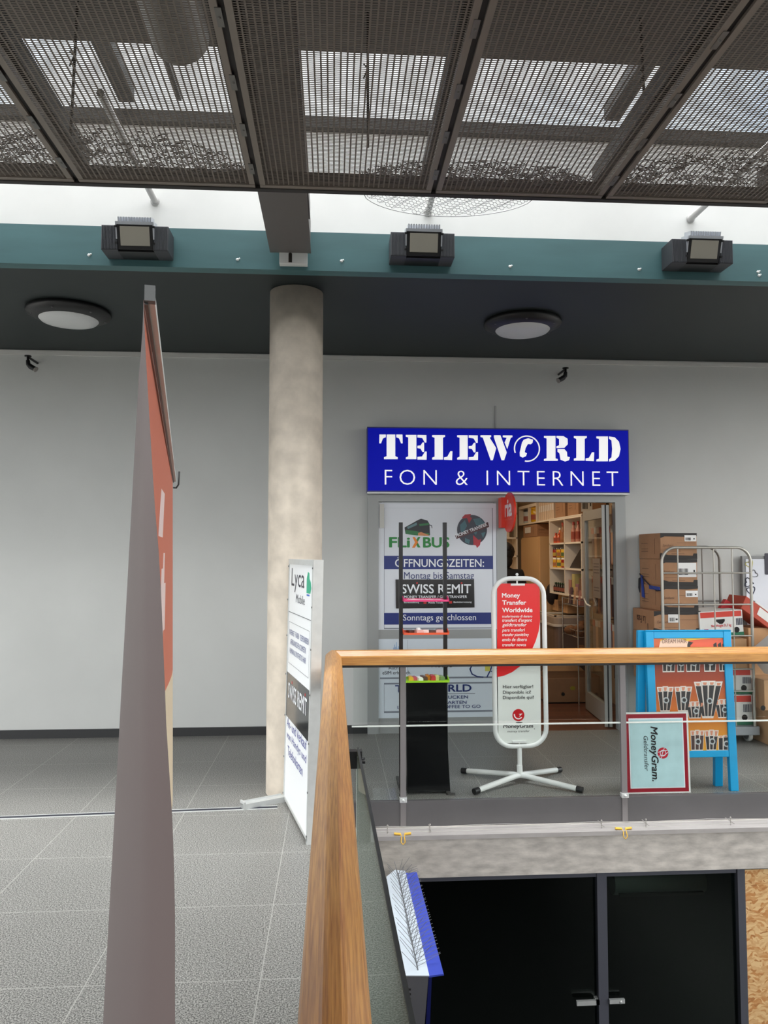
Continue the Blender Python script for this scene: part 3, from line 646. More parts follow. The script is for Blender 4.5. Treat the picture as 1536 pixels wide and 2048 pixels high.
m2.obox(Fp, LW - 0.0, LW + 0.004, 0.0, LH, -0.062, -0.002); m2.build('frame', alu, py)
m2 = MB()
for f in (0.03, 0.18, 0.35, 0.52, 0.68, 0.83, 0.97):
    for x in (0.0, LW): m2.lathe(Fp.p(x, LH * f, 0.0), [(0.006, 0), (0.006, 0.004), (0, 0.005)], 8, axis=Fp.n)
m2.build('rivet', M('rivet_steel', (120, 122, 122), 0.4, 0.6), py)
def v_(y): return (1600 - y) / 482 * LH
ink, navy = M('dark_ink', (44, 44, 58), 0.5), M('navy_print', (18, 40, 104), 0.45)
pale_ink = M('blue_grey_print', (72, 84, 140), 0.5)
m2 = MB(); m2.obox(Fp, 0.022, LW - 0.022, v_(1344) - 0.30 * LH * 0.6, v_(1344), -0.005, -0.003); m2.build('black_panel', M('gloss_black_sheet', (40, 42, 43), 0.12), py)
vb = v_(1344) - 0.18 * LH
m2 = MB(); m2.obox(Fp, 0.022, LW - 0.022, v_(1223) - 0.004, v_(1223), -0.005, -0.003).obox(Fp, 0.05, LW - 0.08, v_(1243) - 0.002, v_(1243), -0.005, -0.004).obox(Fp, 0.05, LW - 0.08, v_(1324) - 0.002, v_(1324), -0.005, -0.004).obox(Fp, 0.05, 0.052, v_(1324), v_(1243), -0.005, -0.0045).obox(Fp, LW - 0.082, LW - 0.08, v_(1324), v_(1243), -0.005, -0.0045)
m2.build('dividing_line', M('grey_line', (90, 92, 98), 0.5), py)
m2 = MB(); m2.text(Fp, 'Lyca', 0.10, v_(1182), LW * 0.55, v_(1136) - v_(1182), -0.004, 0)
m2.text(Fp, 'Mobile', LW * 0.34, v_(1201), LW * 0.36, v_(1185) - v_(1201), -0.004, 0)
m2.build('lettering', ink, py, 'dark lettering at the top of the sign')
m2 = MB(); m2.poly(Fp, [(LW * 0.76, v_(1178)), (LW * 0.76, v_(1152)), (LW * 0.80, v_(1140)), (LW * 0.85, v_(1142)), (LW * 0.86, v_(1152)), (LW * 0.91, v_(1158)), (LW * 0.93, v_(1168)), (LW * 0.90, v_(1178))], -0.005, -0.004, 0); m2.obox(Fp, LW * 0.77, LW * 0.87, v_(1183), v_(1180), -0.005, -0.004, 1)
m2.build('logo', [M('logo_green', (0, 168, 128), 0.4), M('logo_blue', (20, 96, 190), 0.4)], py)
m2 = MB()
for tx, yb, x0, w in (('INTERNET · FAXEN · TELEFONIEREN', 1268, 0.06, 0.80), ('AFRIKANISCHE KOSMETIK', 1286, 0.11, 0.66), ('HUMAN & SYNTHETIC HAIR', 1304, 0.09, 0.68)): m2.text(Fp, tx, LW * x0 + 0.02, v_(yb), LW * w, 0.036, -0.004, 0, bold=0.004)
m2.build('services_lettering', pale_ink, py)
m2 = MB(); m2.text(Fp, 'SWISS REMIT', LW * 0.11, vb + 0.13, LW * 0.78, 0.105, -0.002, 0, bold=0.022); m2.build('remittance_lettering', M('print_white', (238, 240, 242), 0.4), py)
m2 = MB()
for fx in (0.255, 0.80): m2.obox(Fp, LW * fx, LW * fx + 0.016, vb + 0.24, vb + 0.256, -0.004, -0.0018)
m2.build('red_dot', M('print_red', (214, 36, 40), 0.4), py)
m2 = MB()
for tx, yb, x0, w in (('An- und Verkauf', 1450, 0.05, 0.82), ('von Handys und', 1476, 0.05, 0.82), ('Telefonkarten', 1502, 0.11, 0.64)): m2.text(Fp, tx, LW * x0 + 0.02, v_(yb), LW * w, 0.062, -0.004, 0)
m2.build('phone_lettering', M('violet_blue_print', (48, 56, 150), 0.5), py)
fa, fb_ = G(484, 1618), G(566, 1602)
m2 = MB(); dd = (fb_ - fa); Ff = Fr(fa, dd, (0, 0, 1)); m2.obox(Ff, 0, dd.length + 0.05, 0, 0.035, -0.03, 0.03); m2.obox(Ff, 0.0, 0.012, 0.0, 0.05, -0.034, 0.034); m2.obox(Ff, 0.01, dd.length, 0.035, 0.042, -0.034, -0.026); m2.build('foot', alu, py)
# ================================================================== illuminated shop sign
YS = 7.06
def W_(x, y, Y=YS): q = P(x, y, Y); return (q.x, q.z)
sx0, sz1 = W_(736, 856); sx1, sz0 = W_(1258, 984)
Fs = plane_at(YS)
sg = thing('shop_sign', ((sx0 + sx1) / 2, 7.1, sz0), 'wide blue illuminated shop sign with white lettering over the doorway', 'sign')
m2 = MB(); m2.box(sx0 - 0.008, sx1 + 0.008, YS + 0.004, YW, sz0 - 0.012, sz1 + 0.012); m2.build('cabinet', M('dark_blue_case', (40, 44, 120), 0.4), sg)
MB().box(sx0 - 0.006, sx1 + 0.006, YS + 0.0, YW, sz0 - 0.026, sz0 - 0.012).build('bottom_trim', alu, sg)
blue = M('sign_blue', (8, 18, 168), 0.4, emit=0.22, spec=0.1)
MB().box(sx0, sx1, YS, YS + 0.01, sz0, sz1).build('face', blue, sg)
swhite = M('sign_white', (236, 236, 236), 0.4, emit=0.35)
def Z5(pts): return [W_(730 + a / 2.8444, 840 + b / 2.8444) for a, b in pts]
LET = []
LET += [[(82, 83), (118, 83), (118, 98), (102, 105), (91, 133), (81, 133)], [(123, 83), (172, 83), (172, 206), (186, 212), (186, 223), (108, 223), (108, 212), (123, 206)], [(178, 83), (213, 83), (214, 133), (205, 133), (194, 105), (178, 98)]]
Ee = [[(232, 85), (292, 85), (292, 223), (232, 223), (232, 213), (246, 207), (246, 99), (232, 95)], [(298, 85), (349, 86), (349, 128), (340, 128), (326, 103), (298, 99)], [(298, 147), (316, 145), (327, 128), (336, 128), (336, 182), (327, 182), (316, 163), (298, 160)], [(298, 210), (324, 208), (341, 180), (351, 180), (350, 226), (298, 225)]]
LET += Ee + [[(x + 292, y + 2) for x, y in p] for p in Ee]
Ll = [[(382, 86), (455, 86), (455, 96), (443, 101), (443, 225), (382, 225), (382, 214), (396, 209), (396, 101), (382, 96)], [(449, 213), (468, 209), (485, 178), (497, 178), (495, 228), (449, 226)]]
LET += Ll + [[(x + 806, y + 6) for x, y in p] for p in Ll]
LET += [[(657, 87), (717, 87), (717, 97), (708, 100), (746, 160), (727, 229), (715, 229), (670, 100), (657, 97)], [(733, 87), (770, 87), (806, 185), (791, 229), (777, 229), (733, 98)], [(784, 88), (838, 88), (838, 98), (829, 101), (809, 165), (794, 128), (806, 101), (784, 98)]]
LET += [[(1018, 91), (1083, 91), (1083, 219), (1096, 222), (1096, 232), (1018, 232), (1018, 222), (1033, 218), (1033, 105), (1018, 101)], [(1089, 91), (1128, 92), (1152, 107), (1153, 138), (1134, 158), (1089, 160), (1089, 150), (1104, 144), (1104, 108), (1089, 101)], [(1095, 165), (1133, 165), (1148, 182), (1150, 208), (1165, 212), (1160, 229), (1138, 236), (1112, 226), (1106, 190), (1095, 180)]]
LET += [[(1316, 94), (1381, 94), (1381, 235), (1316, 235), (1316, 225), (1331, 220), (1331, 107), (1316, 104)], [(1388, 94), (1420, 99), (1444, 124), (1453, 165), (1444, 206), (1420, 231), (1388, 236), (1388, 224), (1402, 212), (1406, 165), (1402, 117), (1388, 106)]]
m2 = MB()
for p in LET: m2.poly(Fs, Z5(p), 0.0, 0.004)
ox, oz = Z5([(921, 163)])[0]; rr = 77 / 2.8444 * 7.06 / FPX
m2.ring(Fs, ox, oz, rr * 0.91, rr, 0, 0.004, a0=-100, a1=200)
m2.poly(Fs, Z5([(903, 112), (928, 104), (955, 112), (953, 128), (944, 138), (926, 137), (913, 160), (908, 183), (921, 190), (915, 206), (897, 214), (881, 206), (880, 185), (888, 150), (893, 128)]), 0, 0.004)
m2.build('name_lettering', swhite, sg)
m2 = MB(); a, b = W_(769.4, 968.5), W_(1236.5, 969); c = W_(769.4, 938.5)
m2.text(Fs, 'FON & INTERNET', a[0], a[1] - 0.004, b[0] - a[0], c[1] - a[1], 0.003, 0, space=1.45, bold=-0.014); m2.build('lettering', swhite, sg)
# ================================================================== shop front
YP = 7.17
Fq = plane_at(YP)
def Q(x, y, Y=YP): q = P(x, y, Y); return (q.x, q.z)
def pbox(mb, x0, y0, x1, y1, Y, n0, n1, m=0):
    a, b = Q(x0, (y0), Y), Q(x1, y1, Y); mb.obox(plane_at(Y), a[0], b[0], b[1], a[1], n0, n1, m)
wf = MB()
fx = [OX0, Q(757, 1200)[0], Q(994, 1200)[0], Q(1014, 1200)[0], Q(1232, 1200)[0], OX1]
zt = Q(1000, 1004)[1]
wf.box(fx[0], fx[1], YP - 0.02, YP + 0.06, 0, OZ).box(fx[4], fx[5], YP - 0.02, YP + 0.06, 0, OZ).box(fx[1], fx[4], YP - 0.02, YP + 0.06, zt, OZ)
wf.box(fx[2], fx[3], YP - 0.01, YP + 0.05, 0, zt)
z1 = Q(870, 1258)[1]; z2 = Q(870, 1278)[1]; z3 = Q(870, 1434)[1]
wf.box(fx[1], fx[2], YP - 0.005, YP + 0.05, z2, z1).box(fx[1], fx[2], YP - 0.005, YP + 0.05, 0, z3)
wf.box(fx[1], fx[1] + 0.03, YP + 0.002, YP + 0.05, z1, zt).box(fx[2] - 0.02, fx[2], YP + 0.002, YP + 0.05, z1, zt)
front = struct(wf, 'window_1', frame_grey)
MB().box(fx[1], fx[2], YP + 0.02, YP + 0.03, z3, zt).build('window_pane', M('panel_backing', (190, 196, 198), 0.4), front)
MB().box(Q(759, 1003)[0], Q(768, 1003)[0], YP - 0.03, YP - 0.02, Q(760, 1056)[1], Q(760, 1008)[1]).build('closer_bracket', M('pale_bracket', (190, 190, 184), 0.5), front)
paper = M('poster_paper', (214, 219, 226), 0.45); paper2 = M('poster_paper_low', (204, 214, 222), 0.45)
band = M('poster_blue_band', (8, 36, 112), 0.4); pw = M('print_pale', (232, 236, 240), 0.4); green = M('print_green', (22, 128, 52), 0.45)
def pt(mb, s, x0, y0, x1, y1, Y, n=0.004, m=0, **k):
    """text filling the photo box x0..x1, y0 (top) .. y1 (bottom) on the plane at Y"""
    a, b, c = Q(x0, y1, Y), Q(x1, y1, Y), Q(x0, y0, Y); mb.text(plane_at(Y), s, a[0], a[1], b[0] - a[0], c[1] - a[1], n, m, **k)
Y1 = YP - 0.006
t = thing('opening_hours_poster', (Q(875, 1258)[0], YP, Q(875, 1258)[1]), 'large white opening hours poster with blue bands, filling the upper shop window', 'poster')
m2 = MB(); pbox(m2, 757, 1006, 994, 1258, YP, 0.0, 0.006); m2.build('sheet', paper, t)
m2 = MB()
for b_ in ((768, 1016, 986, 1016.8), (768, 1256, 986, 1256.8), (768, 1016, 768.7, 1256), (985.4, 1016, 986, 1256)): pbox(m2, *b_, Y1, 0, 0.001)
m2.build('border_line', M('poster_grey_line', (120, 126, 136), 0.5), t)
m2 = MB(); pbox(m2, 768, 1111.5, 986, 1138, Y1, 0, 0.0015); m2.build('blue_band', band, t)
m2 = MB(); pbox(m2, 768, 1226, 987, 1248, Y1, 0, 0.0015); m2.build('blue_band', band, t)
m2 = MB(); pt(m2, 'ÖFFNUNGSZEITEN:', 790, 1114.5, 968, 1134, Y1, 0.003, bold=0.012); m2.build('hours_lettering', pw, t)
m2 = MB(); pt(m2, 'Montag bis Samstag', 808, 1144, 948, 1162, Y1, 0.002, bold=0.004); m2.build('weekday_lettering', navy, t)
m2 = MB(); pt(m2, 'Sonntags geschlossen', 806, 1229, 952, 1245, Y1, 0.003, bold=0.004); m2.build('sunday_lettering', pw, t)
m2 = MB()
pt(m2, 'FLi', 778, 1074, 820, 1095, Y1, 0.002, 0, bold=0.04); pt(m2, 'BUS', 846, 1074, 899, 1095.5, Y1, 0.002, 0, bold=0.04)
def pp(mb, pts, Y, n0, n1, m=0): mb.poly(plane_at(Y), [Q(x, y, Y) for x, y in pts], n0, n1, m)
pp(m2, [(836, 1074), (841, 1074), (835, 1084.5), (841, 1095), (835.5, 1095), (830, 1084.5)], Y1, 0, 0.002, 0)
m2.build('bus_lettering', green, t)
m2 = MB(); pp(m2, [(825, 1074), (829.5, 1074), (836, 1084.5), (829.5, 1095.5), (824, 1095.5), (830, 1084.5)], Y1, 0, 0.0025); m2.build('orange_chevron', M('print_orange', (226, 128, 32), 0.45), t)
m2 = MB()
pp(m2, [(809, 1055), (836, 1040), (842, 1037.5), (855, 1041), (859, 1048), (860, 1070), (850, 1072), (811, 1068)], Y1, 0, 0.0012, 0)
pp(m2, [(811, 1060), (832, 1062), (846, 1066), (858, 1066), (859, 1071.5), (834, 1071), (811, 1068)], Y1, 0, 0.002, 1)
pp(m2, [(814, 1054), (833, 1045), (834, 1050), (816, 1058)], Y1, 0, 0.002, 2); pp(m2, [(838, 1048), (858, 1046), (858, 1050), (839, 1052)], Y1, 0, 0.002, 1)
pp(m2, [(836, 1066), (842, 1064), (852, 1068), (858, 1070), (857, 1072), (836, 1071)], Y1, 0, 0.0024, 3)
m2.stroke(plane_at(Y1), [Q(859, 1050, Y1), Q(863, 1051, Y1), Q(864, 1056, Y1)], 0.006, 0, 0.002, 0)
m2.build('bus_picture', [M('bus_black', (20, 28, 36), 0.4), M('bus_green', (30, 110, 58), 0.4), M('bus_window', (70, 112, 118), 0.3), M('bus_orange', (206, 138, 92), 0.5)], t)
gx, gz = Q(944, 1060, Y1); gr = 30.5 * 7.17 / FPX; Fg2 = plane_at(Y1)
m2 = MB(); m2.disc(Fg2, gx, gz, gr, gr, 0, 0.0012, 0, 36)
for pts in ([(920, 1050), (930, 1040), (934, 1052), (926, 1066), (921, 1062)], [(946, 1038), (960, 1036), (970, 1046), (966, 1054), (952, 1050)], [(948, 1056), (956, 1058), (952, 1070), (946, 1064)], [(930, 1076), (940, 1080), (938, 1088), (930, 1084)], [(962, 1066), (971, 1064), (966, 1076)]): pp(m2, pts, Y1, 0, 0.0018, 1)
pp(m2, [(924, 1035), (930, 1029), (942, 1028), (940, 1034), (944, 1036), (938, 1047), (934, 1036), (926, 1037)], Y1, 0, 0.0022, 2); pp(m2, [(946, 1070), (957, 1080), (962, 1078), (960, 1090), (954, 1096), (952, 1091), (947, 1090)], Y1, 0, 0.0022, 2)
pp(m2, [(910, 1071), (976, 1044), (978, 1054), (913, 1078)], Y1, 0, 0.0026, 3)
a = Q(913, 1075, Y1); b = Q(975, 1051.5, Y1); m2.text(plane_at(Y1), 'MONEY TRANSFER', a[0], a[1], sqrt((b[0] - a[0]) ** 2 + (b[1] - a[1]) ** 2), 0.032, 0.0038, 4, bold=0.03, rot=atan2(b[1] - a[1], b[0] - a[0]))
m2.build('globe_picture', [M('globe_navy', (14, 24, 48), 0.35), M('globe_land', (56, 100, 110), 0.4), M('globe_red', (166, 18, 38), 0.4), M('globe_band', (70, 22, 30), 0.4), pw], t)
t = thing('remittance_sticker', (Q(870, 1217)[0], YP - 0.008, Q(870, 1217)[1]), 'black money remittance sticker pasted over the opening hours poster', 'sticker')
Y2 = YP - 0.011
m2 = MB(); pp(m2, [(791, 1159), (948, 1158.5), (949, 1215), (792, 1217)], Y2, 0, 0.002); m2.build('sheet', M('sticker_black', (12, 12, 13), 0.25), t)
m2 = MB(); pt(m2, 'SWISS REMIT', 803, 1168.5, 942, 1187, Y2, 0.004, bold=0.018); pt(m2, 'MONEY TRANSFER / GELDTRANSFER', 808, 1191, 934, 1196.5, Y2, 0.004, bold=0.012)
pt(m2, 'Barauszahlung', 808, 1203.5, 838, 1207, Y2, 0.004, bold=0.01); pt(m2, 'Mobile Transfer', 857, 1203.5, 888, 1207, Y2, 0.004, bold=0.01); pt(m2, 'Banküberweisung', 907, 1202.5, 943, 1206.5, Y2, 0.004, bold=0.01)
m2.build('lettering', pw, t)
m2 = MB()
for x, y in ((834, 1166), (923, 1166)): pbox(m2, x - 1.6, y - 1.6, x + 1.6, y + 1.6, Y2, 0, 0.004)
for x, y in ((850, 1205), (901, 1204.5)): pbox(m2, x - 3, y - 2.6, x + 3, y + 2.6, Y2, 0, 0.003)
m2.build('red_square', M('sticker_red', (176, 30, 32), 0.4), t)
t = thing('services_poster', (Q(875, 1434)[0], YP, Q(875, 1434)[1]), 'pale blue poster of phone services in the lower shop window', 'poster')
m2 = MB(); pbox(m2, 756, 1278, 994, 1433, YP, 0.0, 0.006); m2.build('sheet', paper2, t)
m2 = MB(); pbox(m2, 760, 1355, 994, 1355.8, Y1, 0, 0.001)
for b_ in ((768, 1366, 989, 1366.6), (768, 1422.6, 989, 1423.2), (768, 1366, 768.5, 1423), (988.5, 1366, 989, 1423), (815, 1280, 815.5, 1346), (882, 1387, 950, 1387.6)): pbox(m2, *b_, Y1, 0, 0.001)
m2.build('border_line', MATS['poster_grey_line'], t)
m2 = MB(); pt(m2, 'Lyca', 829, 1299, 905, 1326, Y1, 0.002, bold=0.02); pt(m2, 'Mobile', 863, 1324, 904, 1335, Y1, 0.002); pt(m2, 'Auch als', 777, 1332, 809, 1339, Y1, 0.002); pt(m2, 'eSIM erhältlich.', 765, 1342, 822, 1349, Y1, 0.002)
m2.build('lettering', ink, t)
m2 = MB(); pt(m2, 'TELEWORLD', 790, 1370, 943, 1385, Y1, 0.002, bold=0.03)
pt(m2, 'KOPIEREN · DRUCKEN', 812, 1392, 936, 1398.5, Y1, 0.002, bold=0.008); pt(m2, 'LADEKARTEN', 858, 1402, 933, 1408.5, Y1, 0.002, bold=0.008); pt(m2, 'LEBENSMITTEL · COFFEE TO GO', 795, 1411.5, 961, 1418, Y1, 0.002, bold=0.008)
m2.build('services_lettering', navy, t)
m2 = MB(); F1 = plane_at(Y1)
m2.stroke(F1, [Q(x, y, Y1) for x, y in ((966, 1354), (954, 1353), (944, 1348), (940, 1338), (944, 1331), (950, 1329), (958, 1332), (962, 1326), (970, 1321), (978, 1324), (984, 1332), (980, 1342), (974, 1354))], 0.011, 0, 0.002, 0)
m2.stroke(F1, [Q(x, y, Y1) for x, y in ((982, 1343), (994, 1337))], 0.009, 0, 0.002, 0)
pbox(m2, 968, 1318, 980, 1330, Y1, 0, 0.003, 2); pbox(m2, 970, 1330, 980, 1342, Y1, 0, 0.003, 1)
for i in range(7): x = 784.5 + i * 2.0 ; h = (6, 12, 20, 14, 26, 10, 16)[i]; pbox(m2, x, 1305 - h * 0.8, x + 1.1, 1305 + h * 0.8, Y1, 0, 0.002, 3)
m2.build('cloud_drawing', [navy, M('chip_yellow', (196, 190, 80), 0.4), M('chip_dark', (14, 44, 70), 0.4), M('pale_blue_print', (130, 166, 206), 0.5)], t)
# projecting oval sign
t = thing('projecting_sign', (1.6, 7.14, P(1018, 1066, 6.95).z), 'small red oval projecting sign beside the shop door', 'sign')
red_s = M('sign_red_orange', (222, 58, 36), 0.4); a, b = Q(998, 996, 7.12), Q(1013, 1056, 7.12)
MB().box(a[0], b[0], 7.03, 7.15, b[1], a[1]).build('bracket', red_s, t, bevel=0.003)
ce = P(1018, 1025, 6.90); Fo = Fr(ce, (0, -1, 0), (0, 0, 1))
MB().disc(Fo, 0, 0, 0.235, 0.182, -0.012, 0.006, 0, 40).build('oval_panel', red_s, t)
m2 = MB(); m2.text(Fo, 'ria', -0.15, -0.04, 0.30, 0.16, 0.008, 0, bold=0.04); m2.build('lettering', M('sign_text_white', (238, 226, 222), 0.4), t)
m2 = MB(); m2.text(Fo, 'Money Transfer', -0.15, -0.075, 0.30, 0.022, 0.008, 0); m2.build('small_lettering', M('sign_text_pink', (230, 130, 110), 0.4), t)
MB().box(ce.x - 0.006, ce.x + 0.002, 7.02, 7.13, ce.z - 0.05, ce.z + 0.05).build('arm', red_s, t)
# ================================================================== helpers for tilted boards
def on(F, x, y):
    """where the sight line of photo point (x, y) meets the plane of frame F, in F's own coordinates"""
    d = ray(x, y); e = V((0, 0, EYE)); t = (F.o - e).dot(F.n) / d.dot(F.n); q = e + d * t - F.o
    return (q.dot(F.r), q.dot(F.u))
def fbox(mb, F, x0, y0, x1, y1, n0, n1, m=0): a, b = on(F, x0, y1), on(F, x1, y0); mb.obox(F, a[0], b[0], a[1], b[1], n0, n1, m)
def fpoly(mb, F, pts, n0, n1, m=0): mb.poly(F, [on(F, *p) for p in pts], n0, n1, m)
def ftext(mb, F, s, x0, y0, x1, y1, n=0.003, m=0, **k):
    a, b, c = on(F, x0, y1), on(F, x1, y1), on(F, x0, y0); mb.text(F, s, a[0], a[1], b[0] - a[0], c[1] - a[1], n, m, **k)
# ================================================================== swivelling money transfer stand
YM = 5.57
t = thing('swivel_stand', (1.36, YM, 0), 'white tubular swivel sign stand with red and white money transfer panel before the doorway', 'sign stand')
Fm = plane_at(YM)
def path(pts): return [P(x, y, YM) for x, y in pts]
TL, TR, BR, BL = (986, 1157), (1087, 1157), (1093, 1490), (991, 1494)
def corner(c, a, b, r=36, k=7):
    a = V((*a, 0)) - V((*c, 0)); b = V((*b, 0)) - V((*c, 0)); a.normalize(); b.normalize(); c = V((*c, 0)); o = c + (a + b) * r
    return [((o - b * r * cos(q) - a * r * sin(q)).x, (o - b * r * cos(q) - a * r * sin(q)).y) for q in [pi / 2 * i / k for i in range(k + 1)]]
ptsf = corner(TL, BL, TR)[::-1] if False else []
def rr_path(c4, r):
    out = []; n = len(c4)
    for i in range(n):
        p, c, q = V((*c4[i - 1], 0)), V((*c4[i], 0)), V((*c4[(i + 1) % n], 0)); a = (p - c).normalized(); b = (q - c).normalized()
        for k in range(8):
            w = pi / 2 * k / 7; e = c + a * r * (1 - sin(w)) + b * r * (1 - cos(w)); out.append((e.x, e.y))
    return out
m2 = MB(); m2.tube(path(rr_path([TL, TR, BR, BL], 34)), 0.0175, 12, closed=True); m2.build('tube_frame', white_metal, t)
panel_o = rr_path([(994, 1167), (1079, 1167), (1082, 1486), (996.5, 1486)], 14)
pl = MB(); pl.poly(Fm, [on(Fm, *p) for p in panel_o], -0.006, 0.004); panel = pl.build('sign_panel', M('panel_white', (226, 230, 224), 0.35), t)
redp = [(994, 1354)] + [(994, 1181)] + [(994.6, 1174), (998, 1169), (1003, 1167), (1070, 1167), (1075, 1169), (1078, 1173), (1079, 1180), (1079.6, 1243), (1077, 1262), (1071, 1282), (1063, 1300), (1052, 1318), (1040, 1332), (1024, 1344), (1008, 1351)]
m2 = MB(); fpoly(m2, Fm, redp, 0.004, 0.0055); m2.build('red_field', M('panel_red', (226, 30, 32), 0.3), panel)
m2 = MB(); N = 0.0065
ftext(m2, Fm, 'Money', 1003.5, 1186, 1039.5, 1198, N, bold=0.03); ftext(m2, Fm, 'Transfer', 1004, 1200.5, 1052, 1209.5, N, bold=0.03); ftext(m2, Fm, 'Worldwide', 1004, 1215.5, 1064.5, 1224.5, N, bold=0.03)
for s, x1, y0, y1 in (('trasferimento di denaro', 1064, 1230, 1235), ('transfert d’argent', 1063.5, 1237, 1245.5), ('geldtransfer', 1053, 1246, 1255), ('para transferi', 1049.5, 1256.5, 1265), ('transfer pieniężny', 1057.5, 1266, 1274), ('envío de dinero', 1053.5, 1275.5, 1282.5), ('transfer novca', 1051.5, 1286, 1292.5)): ftext(m2, Fm, s, 1004, y0, x1, y1, N, bold=0.016, shear=0.2)
ftext(m2, Fm, '速汇金 汇款', 1005, 1318, 1041, 1327, N, bold=0.01, shear=0.2)
m2.build('white_lettering', M('lettering_white', (245, 240, 238), 0.4), panel)
m2 = MB()
for s, x1, y0, y1 in (('Hier verfügbar!', 1066, 1370, 1378.5), ('Disponible ici!', 1061.5, 1381, 1389.5), ('Disponibile qui!', 1067, 1391.5, 1400)): ftext(m2, Fm, s, 1005.5, y0, x1, y1, 0.005, bold=0.014)
ftext(m2, Fm, 'MoneyGram', 1006, 1448, 1066, 1458.5, 0.005, bold=0.018, shear=0.15); ftext(m2, Fm, 'money transfer', 1014.5, 1460, 1059, 1466, 0.005, shear=0.15)
c = on(Fm, 1038, 1445); m2.disc(Fm, c[0], c[1], 0.026, 0.003, 0.0045, 0.005)
c = on(Fm, 1068.5, 1457.5); m2.disc(Fm, c[0], c[1], 0.003, 0.003, 0.0045, 0.005)
m2.build('dark_lettering', M('lettering_charcoal', (40, 40, 42), 0.4), panel)
c = on(Fm, 1036.5, 1430); m2 = MB(); m2.disc(Fm, c[0], c[1], 0.044, 0.044, 0.004, 0.0055, 0)
m2.ring(Fm, c[0], c[1] + 0.004, 0.026, 0.034, 0.0055, 0.0062, 1, a0=170, a1=320, k=16); m2.poly(Fm, [(c[0] + 0.004, c[1] - 0.014), (c[0] + 0.030, c[1] + 0.012), (c[0] + 0.002, c[1] + 0.008), (c[0] + 0.012, c[1] + 0.002)], 0.0055, 0.0062, 1)
m2.build('globe_logo', [M('logo_red', (196, 22, 30), 0.3), M('lettering_white', (245, 240, 238), 0.4)], panel)
m2 = MB(); fbox(m2, Fm, 1021, 1167, 1049, 1171, -0.012, 0.012); q = P(1034, 1167, YM); m2.tube([q, P(1034, 1152, YM)], 0.006, 8).sphere(P(1034, 1149, YM), 0.011, n=10)
fbox(m2, Fm, 1024, 1481, 1052, 1485.5, -0.012, 0.012); m2.tube([P(1038.5, 1485, YM), P(1038.5, 1496, YM)], 0.005, 8); m2.build('pivot_clamp', white_metal, t)
hub = V((P(1040, 1553, YM).x, YM, 0.045))
m2 = MB(); m2.tube([P(1039, 1494, YM), hub], 0.017, 12).tube([P(1039, 1530, YM), hub], 0.021, 12); m2.build('pole', white_metal, t)
for x, y in ((950, 1589), (1163, 1586), (926, 1547), (1119, 1545)):
    e = G(x, y); e.z = 0.022; mid = hub + V((0, 0, 0.01)); dr = (e - mid).normalized()
    lg = MB(); lg.tube([mid, mid + dr * 0.05 + V((0, 0, 0.004)), e - dr * 0.03], 0.019, 12); lo = lg.build('leg', white_metal, t)
    MB().tube([e - dr * 0.035, e + dr * 0.01], 0.0215, 12).build('rubber_foot', black, lo)
# ================================================================== snack tray rack
YT = 5.46
t = thing('tray_rack', (P(846, 1400, YT).x, YT, 0), 'tall narrow rack of two black uprights and coloured snack trays', 'rack')
xl, xr = P(802, 1400, YT).x, P(891, 1400, YT).x; zt_ = P(850, 1045, YT).z
for x in (xl, xr): MB().box(x - 0.0135, x + 0.0135, YT - 0.012, YT + 0.014, 0.02, zt_).build('upright', M('black_steel', (22, 22, 24), 0.35, 0.3), t)
for x, s in ((xl, -1), (xr, 1)): m2 = MB(); m2.box(x - 0.014, x + 0.014, YT - 0.13, YT + 0.28, 0, 0.018).box(x - 0.014 + s * 0.01, x + 0.014 + s * 0.03, YT - 0.14, YT - 0.12, 0, 0.012); m2.build('foot', M('dusty_black', (62, 60, 58), 0.5), t)
trays = []
for y, nm, col in ((1202.5, 'pink', (232, 60, 128)), (1268, 'orange', (236, 92, 48)), (1363, 'lime', (164, 222, 40))):
    z = P(846, y, YT - 0.05).z; m2 = MB(); m2.box(xl + 0.012, xr + 0.012, YT - 0.10, YT + 0.10, z, z + 0.006).box(xl + 0.012, xr + 0.012, YT - 0.103, YT - 0.10, z, z + 0.014).box(xl + 0.012, xr + 0.012, YT + 0.10, YT + 0.103, z, z + 0.012)
    for x, s in ((xl + 0.012, 1), (xr + 0.012, -1)): m2.poly(Fr((x, YT, z), (0, -1, 0), (0, 0, 1)), [(0.103, 0), (-0.103, 0), (-0.103, 0.062), (-0.05, 0.05), (0.04, 0.03), (0.103, 0.018)], -0.002, 0.002)
    m2.build('tray', M(nm + '_acrylic', col, 0.3), t, f'bright {nm} tray'); trays.append(z)
m2 = MB(); zb = trays[2]; xa_, xb_ = xl + 0.028, xr - 0.012
m2.add([(xa_, YT - 0.09, zb - 0.002), (xb_, YT - 0.09, zb - 0.002), (xb_, YT + 0.12, zb - 0.002), (xa_, YT + 0.12, zb - 0.002), (xa_ + 0.005, YT - 0.105, 0.012), (xb_ + 0.028, YT - 0.10, 0.012), (xb_ + 0.03, YT + 0.12, 0.012), (xa_ + 0.005, YT + 0.12, 0.012), (xb_ + 0.012, YT - 0.085, 0.36), (xa_ + 0.002, YT - 0.094, 0.40)], [(0, 1, 8, 9), (9, 8, 5, 4), (1, 2, 6, 5, 8), (2, 3, 7, 6), (3, 0, 9, 4, 7), (0, 3, 2, 1), (4, 5, 6, 7)])
m2.build('black_case', M('black_gloss_sheet', (14, 15, 16), 0.22, bump=0.25, bscale=6), t)
cols = [(236, 180, 60), (214, 92, 120), (240, 240, 236), (90, 60, 50), (240, 150, 40), (200, 60, 60), (220, 220, 150), (120, 150, 90)]
